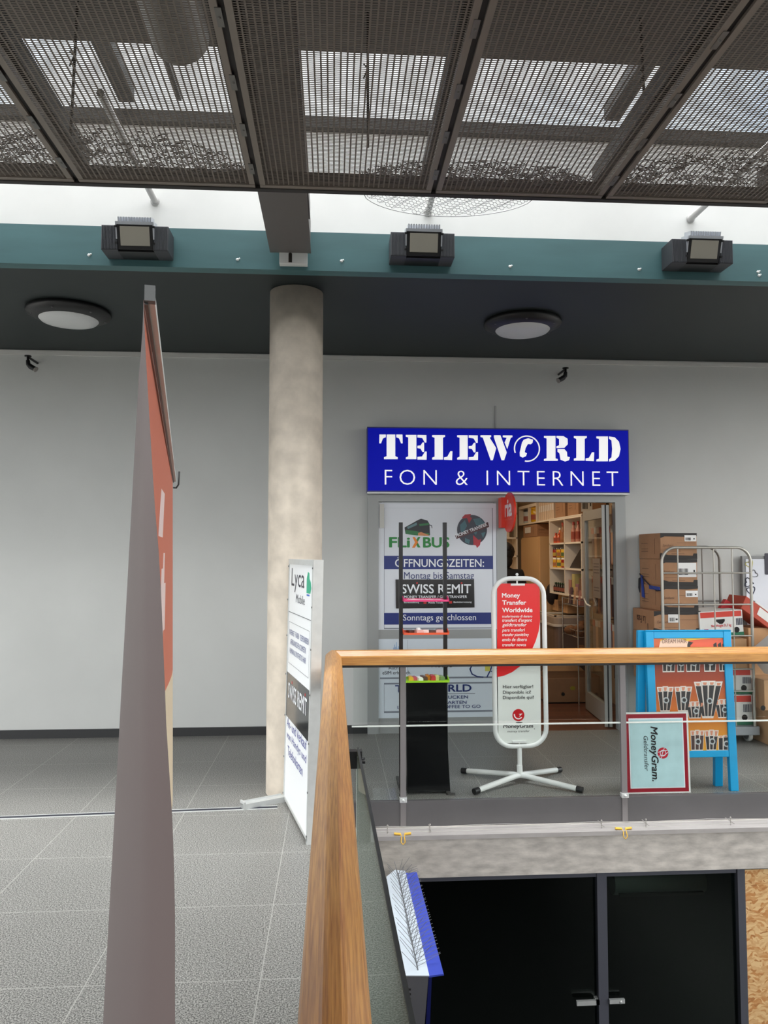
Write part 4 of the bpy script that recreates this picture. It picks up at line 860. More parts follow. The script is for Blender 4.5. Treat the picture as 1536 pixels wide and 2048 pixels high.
def packs(z, n, h, lab, seed, cset):
    random.seed(seed)
    for i in range(n):
        x = xl + 0.05 + (xr - xl - 0.07) * (i + 0.5) / n; w = (xr - xl) / n * 0.42; c = cset[i % len(cset)]
        Fk = Fr((x, YT - 0.02 + random.uniform(-0.03, 0.03), z + 0.0065), (1, random.uniform(-0.3, 0.3), 0), (0, 0, 1))
        mm = MB(); hh = h * random.uniform(0.7, 1.25); mm.poly(Fk, [(-w, 0), (w, 0), (w * 0.92, hh * 0.8), (w * 0.5, hh), (-w * 0.6, hh), (-w * 0.95, hh * 0.85)], -0.035, 0.035)
        mm.build('snack_pack', M('wrapper_%d_%d_%d' % c, c, 0.3), None, lab, 'snack', lab, at=Fk.o)
packs(trays[0], 4, 0.008, 'flat pale wrapped snacks on the pink rack tray', 1, [cols[2], (236, 200, 210)])
packs(trays[1], 5, 0.022, 'small wrapped snacks on the orange rack tray', 2, [cols[3], (214, 176, 170), cols[2]])
packs(trays[2], 8, 0.032, 'colourful wrapped snacks on the lime green rack tray', 3, cols)
q = V((P(835, 1256, YT).x, YT - 0.05, trays[1] + 0.032)); MB().sphere(q, 0.018, n=10, sc=(1, 1, 0.8)).build('sweet', white_metal, None, 'single white wrapped sweet on the orange rack tray', 'snack', at=q)
# ================================================================== blue poster stand
BLp, BRp = V((P(1302, 1583, 5.285).x, 5.285, 0)), V((P(1477, 1583, 5.285).x, 5.285, 0))
Fz = Fr(BLp, BRp - BLp, V((0.012, 0.075, 1.1))); wS = (BRp - BLp).length
blu = M('bright_blue_paint', (0, 158, 214), 0.38)
t = thing('poster_stand', (BLp + BRp) / 2, 'bright blue framed pavement poster stand with hair product poster', 'poster stand')
zT, zB = 1.108, 0.232; fw = 0.058
def stand_frame(F, mb): 
    mb.obox(F, 0, fw, 0, zT, -0.03, 0.008).obox(F, wS - fw, wS, 0, zT, -0.03, 0.008).obox(F, fw, wS - fw, zT - 0.05, zT, -0.03, 0.006).obox(F, fw, wS - fw, zB, zB + 0.045, -0.03, 0.006)
m2 = MB(); stand_frame(Fz, m2); m2.obox(Fz, 0.0, wS, zT, zT + 0.008, -0.03, 0.01); m2.build('front_frame', blu, t, bevel=0.004)
Fz2 = Fr(BLp + V((-0.055, 0.115, 0)), BRp - BLp, V((0.03, 0.005, 1.1))); m2 = MB(); stand_frame(Fz2, m2); m2.build('rear_frame', blu, t, bevel=0.004)
def poster_mat():
    m = bpy.data.materials.new('orange_poster_print'); m.use_nodes = True; n, l = m.node_tree.nodes, m.node_tree.links
    b = n['Principled BSDF']; b.inputs['Roughness'].default_value = 0.3
    tc = n.new('ShaderNodeTexCoord'); sp = n.new('ShaderNodeSeparateXYZ'); l.new(tc.outputs['Generated'], sp.inputs[0])
    r = n.new('ShaderNodeValToRGB'); e = r.color_ramp.elements; e[0].color = rgb(226, 160, 44); e[1].color = rgb(226, 110, 60)
    for p, c in ((0.35, (216, 116, 34)), (0.62, (160, 58, 22)), (0.78, (128, 44, 22))): k = r.color_ramp.elements.new(p); k.color = rgb(*c)
    l.new(sp.outputs['Z'], r.inputs['Fac']); l.new(r.outputs['Color'], b.inputs['Base Color']); return m
m2 = MB(); m2.obox(Fz, fw, wS - fw, zB + 0.045, zT - 0.05, -0.012, -0.004); po = m2.build('poster', poster_mat(), t)
m2 = MB(); m2.obox(Fz, fw, wS - fw, zB + 0.045, zT - 0.05, -0.026, -0.016); m2.build('back_board', M('board_white', (206, 214, 214), 0.6), t)
pk_d, pk_w, pk_p = M('pack_dark', (40, 34, 36), 0.4), M('pack_white', (226, 218, 210), 0.4), M('pack_skin', (214, 140, 110), 0.5)
pkm = [pk_w, pk_d, pk_p, M('pack_silver', (186, 190, 192), 0.3), M('pack_brown', (74, 50, 46), 0.4)]
def fan(x0, y0, x1, y1, n, spread=0.3, head=0.2, badge=True, dark=1):
    m2 = MB(); w = (x1 - x0); h = y1 - y0; wb = w * (1 - spread); cxm = (x0 + x1) / 2
    for i in range(n):
        a0, a1 = x0 + w * i / n, x0 + w * (i + 1) / n - 0.3; b0, b1 = cxm - wb / 2 + wb * i / n, cxm - wb / 2 + wb * (i + 1) / n - 0.3
        lift = -3 * (1 - (2 * (i + 0.5) / n - 1) ** 2); yy0 = y0 + lift
        fpoly(m2, Fz, [(a0, yy0), (a1, yy0), (b1, y1), (b0, y1)], -0.004, -0.0030 + 0.0001 * i, 0)
        g = 0.9; f = head
        def mixp(u, v): return (a0 + (b0 - a0) * v + ((a1 + (b1 - a1) * v) - (a0 + (b0 - a0) * v)) * u, yy0 + (y1 - yy0) * v)
        fpoly(m2, Fz, [mixp(0.12, f), mixp(0.9, f), mixp(0.9, 0.94), mixp(0.12, 0.94)], -0.0034, -0.0022 + 0.0001 * i, dark)
        fpoly(m2, Fz, [mixp(0.2, 0.04), mixp(0.8, 0.04), mixp(0.7, f * 0.9), mixp(0.3, f * 0.9)], -0.0034, -0.0022 + 0.0001 * i, 2)
    if badge: c = on(Fz, cxm + w * 0.05, y0 + h * 0.52); m2.disc(Fz, c[0], c[1], 0.022, 0.022, -0.0025, -0.0010, 3, 16); m2.disc(Fz, c[0], c[1], 0.013, 0.013, -0.0025, -0.0006, 1, 14)
    m2.build('pack_picture', pkm, po)
for a in ((1322, 1308, 1349, 1345, 3, 0.1, 0.35), (1352, 1308, 1367, 1345, 2, 0.1), (1370, 1308, 1399, 1345, 3, 0.08, 0.1), (1404, 1306, 1432, 1345, 2, 0.2, 0.05), (1434, 1306, 1458, 1345, 3, 0.25, 0.05), (1312, 1376, 1346, 1424, 3, 0.45), (1347, 1376, 1383, 1424, 3, 0.45), (1386, 1366, 1444, 1438, 4, 0.62, 0.12), (1370, 1407, 1408, 1438, 4, 0.4, 0.3), (1427, 1403, 1466, 1438, 4, 0.45, 0.28), (1380, 1464, 1408, 1503, 3, 0.15, 0.25, True, 4), (1408, 1464, 1437, 1503, 3, 0.35, 0.3), (1436, 1475, 1466, 1503, 3, 0.05, 0.15), (1456, 1382, 1466, 1402, 1, 0.3, 0.4, False)): fan(*a)
m2 = MB(); fpoly(m2, Fz, [(1318, 1280), (1340, 1274), (1460, 1274), (1460, 1282), (1318, 1284)], -0.004, -0.003, 2); fpoly(m2, Fz, [(1318, 1282), (1336, 1277), (1360, 1279), (1374, 1284), (1374, 1310), (1312, 1310)], -0.0035, -0.0022, 0)
fpoly(m2, Fz, [(1374, 1284), (1372, 1290), (1372, 1310), (1376, 1310), (1378, 1292), (1384, 1286)], -0.003, -0.0018, 1); fpoly(m2, Fz, [(1376, 1282), (1420, 1278), (1461, 1279), (1461, 1300), (1380, 1300)], -0.0035, -0.0028, 3)
for i in range(4): fpoly(m2, Fz, [(1424 + i * 9, 1290), (1430 + i * 9, 1286), (1432 + i * 9, 1300), (1425 + i * 9, 1300)], -0.003, -0.0018, 1)
m2.build('poster_header', [M('header_cream', (236, 206, 182), 0.4), pk_d, M('header_yellow', (238, 200, 60), 0.4), M('header_orange', (226, 96, 66), 0.4)], po)
m2 = MB(); ftext(m2, Fz, 'DREAM HAIR', 1322, 1279, 1371, 1287, -0.0012, bold=0.0); m2.build('poster_lettering', M('header_brown', (120, 84, 70), 0.4), po)
# ================================================================== red bordered money transfer board lying on its side
Fd = Fr(V((P(1254, 1588, 5.255).x, 5.255, 0.012)), (1, 0, 0), (-0.006, 0.008, 0.62))
t = thing('leaning_board', Fd.p(0.24, 0, 0), 'pale blue money transfer board with dark red border, standing sideways against the blue stand', 'board')
m2 = MB(); fbox(m2, Fd, 1252, 1422, 1377, 1588, -0.012, 0.0); m2.build('board', M('board_edge_white', (228, 230, 226), 0.4), t)
m2 = MB(); fbox(m2, Fd, 1255, 1425.5, 1373.5, 1585, 0, 0.0015); m2.build('red_border', M('border_red', (150, 14, 36), 0.35), t)
m2 = MB(); fbox(m2, Fd, 1261, 1434, 1366.5, 1577, 0.0015, 0.003); m2.build('white_line', pw, t)
m2 = MB(); fbox(m2, Fd, 1263, 1436, 1364.5, 1575, 0.003, 0.0042); m2.build('blue_field', M('field_pale_blue', (184, 216, 220), 0.4, var=0.05, scale=14), t)
def vtext(mb, F, s, x0, y0, x1, y1, n, **k):
    a, b, c = on(F, x0, y0), on(F, x0, y1), on(F, x1, y0); mb.text(F, s, a[0], a[1], a[1] - b[1], c[0] - a[0], n, 0, rot=-pi / 2, **k)
m2 = MB(); vtext(m2, Fd, 'MoneyGram.', 1297, 1452, 1315.5, 1562, 0.006, bold=0.03, shear=0.2); vtext(m2, Fd, 'Geldtransfer', 1287.5, 1471, 1296, 1541, 0.006, bold=0.002, shear=0.2); m2.build('lettering', M('lettering_black', (24, 22, 26), 0.4), t)
c = on(Fd, 1326, 1505); m2 = MB(); m2.disc(Fd, c[0], c[1], 0.038, 0.038, 0.0042, 0.0055, 0)
m2.ring(Fd, c[0], c[1], 0.018, 0.022, 0.0055, 0.0065, 1); m2.stroke(Fd, [(c[0] - 0.034, c[1] + 0.006), (c[0], c[1] + 0.016), (c[0] + 0.03, c[1] + 0.018)], 0.004, 0.0055, 0.0065, 1); m2.stroke(Fd, [(c[0] - 0.012, c[1] - 0.033), (c[0] - 0.004, c[1]), (c[0] + 0.01, c[1] + 0.033)], 0.004, 0.0055, 0.0065, 1); m2.stroke(Fd, [(c[0] - 0.03, c[1] - 0.02), (c[0] + 0.01, c[1] - 0.014), (c[0] + 0.034, c[1] + 0.004)], 0.004, 0.0055, 0.0065, 1)
m2.build('round_logo', [M('logo_dark_red', (190, 20, 44), 0.35), pw], t)
# ================================================================== cartons
kraft = M('brown_cardboard', (164, 124, 92), 0.8, var=0.06, scale=12); kraft2 = M('tan_cardboard', (184, 144, 104), 0.8, var=0.05, scale=10)
whitec = M('white_cardboard', (220, 220, 216), 0.7); tape_black = M('black_box_edge', (34, 30, 28), 0.6); pr_brown = M('box_print', (92, 66, 50), 0.7); paperw = M('label_paper', (228, 228, 226), 0.5); red_c = M('carton_red', (206, 62, 48), 0.6); green_c = M('carton_green', (34, 108, 76), 0.6)
def bars(mb, F, x, y, w, h, n, n1, m=0):
    random.seed(int(x * 1000) + 5); xx = x
    while xx < x + w - 0.003: d = random.choice((0.003, 0.005, 0.008)); mb.obox(F, xx, min(xx + d, x + w), y, y + h, n, n1, m); xx += d + random.choice((0.003, 0.005))
def faces(x0, x1, y0, y1, z0, z1): return Fr((x0, y0, z0), (1, 0, 0), (0, 0, 1)), Fr((x0, y1, z0), (0, -1, 0), (0, 0, 1))
def brown_box(x0, x1, y0, y1, z0, z1, lab, sticker=None, side=None, edge=True, group='hair product cartons stacked by the wall', m=None):
    w, h, d = x1 - x0, z1 - z0, y1 - y0; t = thing('cardboard_box', ((x0 + x1) / 2, (y0 + y1) / 2, z0), lab, 'box', group); FA, FB = faces(x0, x1, y0, y1, z0, z1)
    MB().box(x0, x1, y0, y1, z0, z1).build('carton', m or kraft, t, bevel=0.004)
    if edge:
        m2 = MB(); m2.poly(FA, [(0, h), (w, h), (w, h - 0.028), (w * 0.7, h - 0.034), (w * 0.12, h - 0.03), (0.0, h - 0.045)], 0.0005, 0.002); m2.poly(FA, [(0, 0), (w, 0), (w, 0.05), (w * 0.9, 0.05), (w * 0.88, 0.03), (w * 0.2, 0.035), (0.0, 0.055)], 0.0005, 0.002); m2.obox(FB, d - 0.012, d + 0.001, 0, 0.05, 0.0005, 0.002); m2.build('black_edge_band', tape_black, t)
    m2 = MB()
    m2.stroke(FA, [(w * 0.1, h * 0.30), (w * 0.55, h * 0.30)], 0.002, 0.0005, 0.0015); m2.stroke(FA, [(w * 0.45, h * 0.62), (w * 0.95, h * 0.62)], 0.002, 0.0005, 0.0015); m2.text(FA, 'Synthetic', w * 0.06, h * 0.44, w * 0.30, 0.03, 0.0016, shear=0.3); m2.stroke(FA, [(w * 0.3, h * 0.2), (w * 0.65, h * 0.2)], 0.003, 0.0005, 0.0015)
    if side: m2.text(FB, side, d * 0.62, h * 0.72, d * 0.42, h * 0.34, 0.0016, rot=pi, bold=0.02); m2.stroke(FB, [(d * 0.72, h * 0.05), (d * 0.72, h * 0.4)], 0.012, 0.0005, 0.0015)
    else:
        for yy in (0.62, 0.40, 0.30): m2.stroke(FB, [(d * 0.12, h * yy), (d * 0.42, h * yy)], 0.004, 0.0005, 0.0015)
        m2.stroke(FB, [(d * 0.75, h * 0.2), (d * 0.75, h * 0.8)], 0.003, 0.0005, 0.0015)
    m2.build('printing', pr_brown, t)
    if sticker:
        a, b, c, e = sticker; m2 = MB(); m2.obox(FA, w * a, w * b, h * c, h * e, 0.002, 0.0032); sk = m2.build('label_sticker', paperw, t)
        m2 = MB(); bars(m2, FA, w * (a + 0.03), h * (c + 0.15 * (e - c)), w * (b - a) * 0.5, h * (e - c) * 0.45, 0.0032, 0.004); m2.obox(FA, w * (b - 0.08), w * (b - 0.04), h * (c + 0.3 * (e - c)), h * (c + 0.5 * (e - c)), 0.0032, 0.004); m2.build('barcode', pr_brown if False else tape_black, sk)
    return t
YC = 6.68
bx0, bx1 = P(1321, 1100, YC).x, P(1394, 1100, YC).x
def zc(y): return P(1360, y, YC).z
brown_box(bx0, bx1, YC, 7.16, zc(1118), zc(1066), 'topmost brown box of the tall stack beside the shop doorway', (0.66, 0.98, 0.68, 0.92))
brown_box(bx0 + 0.004, bx1 - 0.002, YC, 7.16, zc(1171), zc(1118) - 0.001, 'brown box second from top of the tall stack, with a big white label', (0.45, 0.97, 0.32, 0.86))
brown_box(bx0 - 0.002, bx1, YC, 7.16, zc(1222), zc(1171) - 0.001, 'brown box third from top of the tall stack, with blue strap against it', (0.66, 0.99, 0.55, 0.80))
lx = P(1308, 1240, YC).x
brown_box(lx, bx1 + 0.02, YC, 7.16, zc(1268), zc(1222) - 0.001, 'brown box with upside-down side lettering, fourth from top of the stack', (0.30, 0.54, 0.50, 0.86), 'La Fata')
brown_box(lx - 0.004, bx1 + 0.02, YC, 7.16, zc(1318), zc(1268) - 0.001, 'brown box just above the oak handrail, low in the tall stack', None, 'La Fata')
brown_box(lx - 0.004, bx1 + 0.02, YC, 7.16, zc(1368), zc(1318) - 0.001, 'lowest brown box of the stack, seen below the handrail beside the blue stand', None, 'La Fata')
FA_, FB_ = faces(bx0, bx1, YC, 7.16, 0, 1)
t = thing('box_strap', (bx0 - 0.02, 6.9, zc(1190)), 'blue tie-down strap hanging on the brown box stack', 'strap')
sb = M('blue_webbing', (40, 66, 150), 0.7)
def strap(pts, w): 
    m2 = MB(); m2.tube(pts, w, 6); return m2
xs_ = bx0 - 0.006
strap([(xs_, 7.14, zc(1150)), (xs_ - 0.006, 7.05, zc(1160)), (xs_ - 0.008, 6.9, zc(1172)), (xs_ - 0.006, 6.75, zc(1182)), (xs_ + 0.0, 6.66, zc(1180))], 0.006).build('cord', M('dark_cord', (40, 40, 52), 0.7), t)
m2 = MB(); m2.poly(FB_, [(0.05, zc(1152)), (0.09, zc(1154)), (0.13, zc(1200)), (0.07, zc(1198))], 0.006, 0.012); m2.build('webbing', sb, t); m2 = MB(); m2.poly(FB_, [(0.25, zc(1172)), (0.47, zc(1174)), (0.48, zc(1180)), (0.26, zc(1180))], 0.010, 0.018); m2.build('webbing', sb, t)
m2 = MB(); m2.poly(FB_, [(0.0, zc(1160)), (0.03, zc(1158)), (0.02, zc(1190)), (-0.01, zc(1180))], 0.004, 0.012); m2.build('webbing', M('black_webbing', (30, 32, 40), 0.7), t)
# ================================================================== roll cage
YG = 6.60; steel = M('zinc_tube', (168, 166, 158), 0.35, 0.6)
base_z = P(1480, 1462, YG).z
t = thing('roll_cage', ((P(1325, 1200, YG).x + P(1503, 1200, YG).x) / 2, 6.85, 0), 'steel roll cage trolley with rounded tubular frame in front of the cartons', 'trolley')
def arch(Y, x0, x1, ztop, zbot, r, rad):
    m2 = MB(); pts = [(x0, Y, zbot), (x0, Y, ztop - r)] + [(x0 + r - r * cos(a), Y, ztop - r + r * sin(a)) for a in [pi / 2 * k / 8 for k in range(1, 9)]] + [(x1 - r + r * sin(a), Y, ztop - r + r * cos(a)) for a in [pi / 2 * k / 8 for k in range(0, 8)]] + [(x1, Y, ztop - r), (x1, Y, zbot)]
    return m2.tube(pts, rad, 10)
gx0, gx1 = P(1325, 1200, YG).x, P(1503, 1200, YG).x; gz = P(1415, 1095, YG).z
fo = arch(YG, gx0, gx1, gz, base_z, 0.13, 0.013).build('front_frame', steel, t)
for y in (1146, 1209, 1272, 1339, 1383): z = P(1410, y, YG).z; m2 = MB(); m2.tube([(gx0, YG - 0.004, z), (gx1, YG - 0.004, z)], 0.0075, 8); m2.build('cross_bar', steel, fo)
for x in (1358, 1430, 1467): xx = P(x, 1200, YG).x; m2 = MB(); m2.tube([(xx, YG + 0.008, base_z), (xx, YG + 0.008, gz)], 0.0065, 8); m2.build('upright_bar', steel, fo)
rx1 = P(1441, 1200, 7.13).x + 0.0; ro = arch(7.13, gx0 + 0.10, rx1, gz + 0.01, base_z, 0.13, 0.013).build('rear_frame', M('zinc_tube_dull', (126, 124, 120), 0.4, 0.5), t)
xx = P(1406, 1200, 7.13).x; MB().tube([(xx, 7.13, base_z), (xx, 7.13, gz)], 0.0065, 8).tube([(gx0 + 0.1, 7.13, P(1400, 1202, 7.13).z), (rx1, 7.13, P(1400, 1202, 7.13).z)], 0.007, 8).build('upright_bar', MATS['zinc_tube_dull'], ro)
MB().box(gx0 - 0.01, gx1 + 0.035, YG - 0.02, 7.15, base_z - 0.035, base_z + 0.04).build('base_platform', M('grey_base', (142, 146, 150), 0.5, 0.2), t, bevel=0.006)
for x in (gx0 + 0.06, gx1 - 0.03):
    for y in (YG + 0.07, 7.08):
        m2 = MB(); m2.lathe((x - 0.014, y, 0.068), [(0, 0), (0.068, 0), (0.068, 0.028), (0, 0.028)], 24, axis=(1, 0, 0)); c0 = m2.build('caster_wheel', M('pale_wheel', (190, 190, 186), 0.5), t)
        m2 = MB(); m2.lathe((x - 0.016, y, 0.068), [(0.05, 0), (0.045, 0.032), (0, 0.032)], 20, axis=(1, 0, 0)); m2.box(x - 0.022, x + 0.022, y - 0.02, y + 0.02, 0.06, base_z - 0.035); m2.build('fork', M('grey_fork', (120, 122, 124), 0.5, 0.3), c0)
# ================================================================== fruit cartons in and beside the cage
def fruit_box(x0, x1, y0, y1, z0, z1, lab, rot=0.0, wt=False, m=None, group='fruit cartons by the roll cage', band=True, hole=True, code=0.62):
    w, h = x1 - x0, z1 - z0; c = V(((x0 + x1) / 2, (y0 + y1) / 2, z0)); t = thing('fruit_carton', c, lab, 'carton', group)
    R = Vector((cos(rot), 0, sin(rot))); U = Vector((-sin(rot), 0, cos(rot))); F = Fr(V((x0, y0, z0)), R, U); d = y1 - y0
    m2 = MB(); m2.obox(F, 0, w, 0, h, -d, 0); m2.build('carton', m or whitec, t, bevel=0.004)
    if band:
        m2 = MB(); m2.obox(F, 0.01, w - 0.012, h * 0.76, h * 0.97, 0.0005, 0.0018); m2.build('red_band', red_c, t)
        m2 = MB(); m2.obox(F, 0.0, w, 0.0, h * 0.15, 0.0005, 0.0018); m2.build('green_band', green_c, t)
        m2 = MB(); bars(m2, F, w * code, h * 0.42, w * 0.16, h * 0.26, 0.0005, 0.0018); 
        m2.build('barcode', M('barcode_ink', (60, 64, 80), 0.6), t)
    if hole: m2 = MB(); m2.disc(F, w * (0.84 if band else 0.6), h * (0.24 if band else 0.5), 0.026, 0.026, 0.0005, 0.002, 0, 18); m2.build('hand_hole', M('hole_dark', (24, 22, 22), 0.8), t)
    if wt:
        m2 = MB(); m2.text(F, 'Net Weight 21,7 kg', w * 0.26, h * 0.36, w * 0.46, 0.03, 0.002, bold=0.02); m2.text(F, 'E', w * 0.09, h * 0.16, 0.04, 0.04, 0.002, bold=0.03); m2.build('weight_lettering', M('lettering_red', (206, 44, 52), 0.5), t)
        m2 = MB(); m2.poly(F, [(w * 0.38, h * 0.68), (w * 0.58, h * 0.68), (w * 0.58, h * 0.60), (w * 0.52, h * 0.50), (w * 0.46, h * 0.50), (w * 0.38, h * 0.60)], 0.0005, 0.0022); m2.build('hand_hole', MATS['hole_dark'], t)
    return t
FY = 6.66
def fx_(x, y=1300): return P(x, y, FY).x
def fz_(y): return P(1450, y, FY).z
fruit_box(fx_(1402), fx_(1489), FY, 7.08, fz_(1276), fz_(1224), 'white fruit carton with red band and cut-out handle, topmost in the roll cage', radians(3.0), wt=True, code=0.84)
fruit_box(fx_(1400), fx_(1494), FY, 7.08, fz_(1337), fz_(1278), 'plain brown carton in the roll cage behind the handrail', m=kraft2, band=False, group='fruit cartons by the roll cage')
fruit_box(fx_(1400), fx_(1502), FY, 7.08, fz_(1388), fz_(1339), 'white fruit carton in the roll cage just below the handrail', code=0.82)
fruit_box(fx_(1400), fx_(1502), FY, 7.08, base_z + 0.041, fz_(1390), 'lowest white fruit carton, standing on the roll cage base', code=0.82)
fruit_box(fx_(1513), fx_(1640), 6.45, 6.95, 0.0, 0.30, 'brown carton standing on the floor right of the roll cage wheel', m=kraft2, band=False, hole=False)
fruit_box(fx_(1506), fx_(1640), 6.50, 6.95, 0.301, 0.56, 'brown carton with round hole, second from the floor right of the roll cage', m=kraft2, band=False, hole=False)
c = P(1526, 1416, 6.50); MB().disc(plane_at(6.50), c.x, c.z, 0.022, 0.022, 0.0005, 0.002).build('hand_hole', MATS['hole_dark'], bpy.data.objects['fruit_carton.005'])
fruit_box(fx_(1512), fx_(1640), 6.78, 7.10, 0.561, 0.985, 'large brown carton right of the roll cage behind the handrail', m=kraft2, band=False)
fruit_box(fx_(1522), fx_(1590), 6.40, 6.62, 0.60, 0.84, 'white fruit carton lying tilted on the brown carton at the right photo edge', radians(38), code=0.2)
x0 = fx_(1482); t = thing('red_carton', (x0, 6.95, 1.0), 'red open fruit carton tipped over behind the roll cage upright', 'carton', None)
Fk = Fr(P(1484, 1212, 6.75), P(1552, 1262, 6.75) - P(1484, 1212, 6.75), V((0.45, 0, 1))); m2 = MB(); m2.obox(Fk, 0, 0.42, -0.02, 0.10, -0.30, 0); m2.build('carton', M('carton_brick_red', (178, 72, 52), 0.65), t, bevel=0.004)
m2 = MB(); m2.obox(Fk, 0.10, 0.42, 0.101, 0.115, -0.30, 0.0); m2.poly(Fk, [(0.16, 0.02), (0.40, 0.02), (0.40, 0.09), (0.16, 0.09)], 0.0, 0.002); m2.build('pale_side', whitec, t)
x0 = P(1442, 1205, 6.9); MB().poly(Fr(x0, (1, 0, 0), (0, 0, 1)), [(-0.03, -0.10), (0.14, -0.10), (0.12, -0.02), (0.05, 0.03), (0.0, -0.04)], -0.05, 0.0).build('red_bag', M('bag_red', (188, 34, 40), 0.5), None, 'crumpled red bag lying on the white carton in the roll cage', 'bag', at=x0)
# poster board behind the cage
t = thing('picture_board', (P(1484, 1400, 7.12).x + 0.4, 7.13, 0.4), 'white advertising board with grey frame leaning on the wall at the right photo edge', 'board')
a = P(1485, 1112, 7.12); Fl = plane_at(7.12)
MB().box(a.x, a.x + 1.3, 7.125, 7.16, 0.45, a.z).build('frame', M('grey_board_frame', (132, 134, 134), 0.5), t); MB().box(a.x + 0.03, a.x + 1.27, 7.12, 7.126, 0.48, a.z - 0.03).build('sheet', M('board_bluish_white', (206, 210, 218), 0.4), t)
m2 = MB(); q = Q(1530, 1163, 7.12); m2.text(Fl, 'Lyca', q[0], q[1], 0.50, None, 0.003, bold=0.03); m2.build('lettering', ink, t)
hm = [M('heart_dark', (40, 46, 70), 0.5), M('heart_yellow', (206, 200, 130), 0.5), M('heart_grey', (150, 154, 160), 0.5)]
def heart(cx, cy, r, rot, m):
    pts = []
    for k in range(22):
        a_ = 2 * pi * k / 21; x = 0.9 * sin(a_) ** 3; y = 0.8 * cos(a_) - 0.32 * cos(2 * a_) - 0.1 * cos(3 * a_); pts.append((cx + r * (x * cos(rot) - y * sin(rot)), cy + r * (x * sin(rot) + y * cos(rot))))
    m2 = MB(); m2.stroke(Fl, pts, 0.009, 0.0005, 0.0025); m2.build('heart_outline', hm[m], t)
for (x, y), r, ro_, m in (((1499, 1128), 0.042, 0.5, 1), ((1508, 1148), 0.040, -0.9, 2), ((1497, 1165), 0.048, 1.4, 0), ((1502, 1181), 0.046, 0.2, 0)): q = Q(x, y, 7.12); heart(q[0], q[1], r, ro_, m)
# ================================================================== blue and white lit sign box in the stairwell with bird spikes
t = thing('wall_sign_box', (0.43, 4.27, -0.95), 'white and blue sign box hung in the stairwell, topped with bird spikes', 'sign')
YN, YFr = 3.74, 4.92
sec = [(0.365, -0.350), (0.462, -0.350), (0.44, -0.60), (0.415, -1.0), (0.395, -1.0), (0.375, -0.62), (0.330, -0.405)]
Fx = Fr((0, YN, 0), (1, 0, 0), (0, 0, 1)); m2 = MB(); m2.poly(Fx, sec, -(YFr - YN), 0); m2.build('body', M('dark_grey_case', (96, 96, 100), 0.4, 0.2), t)
Ft = Fr((0.0, 0.0, -0.349), (1, 0, 0), (0, 1, 0)); m2 = MB(); m2.poly(Ft, [(0.345, YN), (0.464, YN - 0.01), (0.464, YFr + 0.02), (0.40, YFr + 0.04), (0.338, YFr - 0.06)], 0, 0.004); m2.build('top_plate', M('white_top_plate', (196, 205, 213), 0.45, var=0.03, scale=18), t)
m2 = MB(); m2.poly(Fr((0, YN, 0), (1, 0, 0), (0, 0, 1)), [(0.462, -0.352), (0.534, -0.345), (0.536, -0.352), (0.464, -0.360)], -(YFr - YN), 0); m2.build('blue_visor', M('sign_panel_blue', (62, 78, 180), 0.35), t)
m2 = MB(); m2.poly(Fr((0, YN + 0.005, 0), (1, 0, 0), (0, 0, 1)), [(0.463, -0.361), (0.478, -0.361), (0.450, -1.0), (0.42, -1.0)], -(YFr - YN) + 0.01, 0); m2.build('front_panel', M('sign_panel_shaded_blue', (20, 26, 84), 0.35), t)  # darker blue than the visor: the shade beneath it is put into the colour
m2 = MB(); Fv = Fr((0.347, YN + 0.0, -0.40), (1, 0, 0), (0, 0, 1))
for k in range(7): m2.obox(Fv, 0.002, 0.03, -0.015 - 0.022 * k, -0.006 - 0.022 * k, 0.0, 0.002)
m2.build('vent_slots', MATS['hole_dark'], t)
random.seed(4); m2 = MB(); m2.box(0.412, 0.418, YN + 0.04, YFr - 0.02, -0.346, -0.343)
for i in range(64):
    y = YN + 0.05 + (YFr - YN - 0.08) * i / 63; s = (-1, -0.35, 0.35, 1)[i % 4]; b = V((0.415, y, -0.342))
    m2.tube([b, b + V((s * 0.075 + random.uniform(-.006, .006), random.uniform(-0.012, 0.03), 0.085 + random.uniform(-.006, .01)))], 0.0013, 4)
    m2.tube([b, b + V((0.118, random.uniform(0.0, 0.03), 0.045))], 0.0012, 4) if i % 2 else None
m2.build('bird_spike_strip', M('spike_wire', (120, 122, 124), 0.4, 0.5), t)
# ================================================================== shop interior
cream = M('cream_shop_wall', (214, 192, 160), 0.8); shelf_w = M('white_shelf_board', (236, 226, 210), 0.5)
def plank_mat():
    m = bpy.data.materials.new('red_brown_planks'); m.use_nodes = True; n, l = m.node_tree.nodes, m.node_tree.links
    b = n['Principled BSDF']; b.inputs['Roughness'].default_value = 0.35; tc = n.new('ShaderNodeTexCoord')
    br = n.new('ShaderNodeTexBrick'); br.inputs['Scale'].default_value = 1; br.inputs['Brick Width'].default_value = 1.2; br.inputs['Row Height'].default_value = 0.11; br.inputs['Mortar Size'].default_value = 0.004
    br.inputs['Color1'].default_value = rgb(116, 72, 52); br.inputs['Color2'].default_value = rgb(90, 54, 40); br.inputs['Mortar'].default_value = rgb(50, 28, 20)
    l.new(tc.outputs['Object'], br.inputs['Vector']); l.new(br.outputs['Color'], b.inputs['Base Color']); return m
mb = MB(); mb.box(0.2, 3.3, 7.45, 11.6, -0.12, 0.002).box(OX0, OX1, 7.18, 7.45, 0.0, 0.003); struct(mb, 'floor', plank_mat())
mb = MB(); mb.box(0.2, 3.3, 11.45, 11.6, 0, 2.8); struct(mb, 'wall_shop_back', cream)
mb = MB(); mb.box(3.12, 3.3, 7.4, 11.45, 0, 2.8); struct(mb, 'wall_shop_right', cream)
mb = MB(); mb.box(0.2, 0.32, 7.4, 11.45, 0, 2.8); struct(mb, 'wall_shop_left', cream)
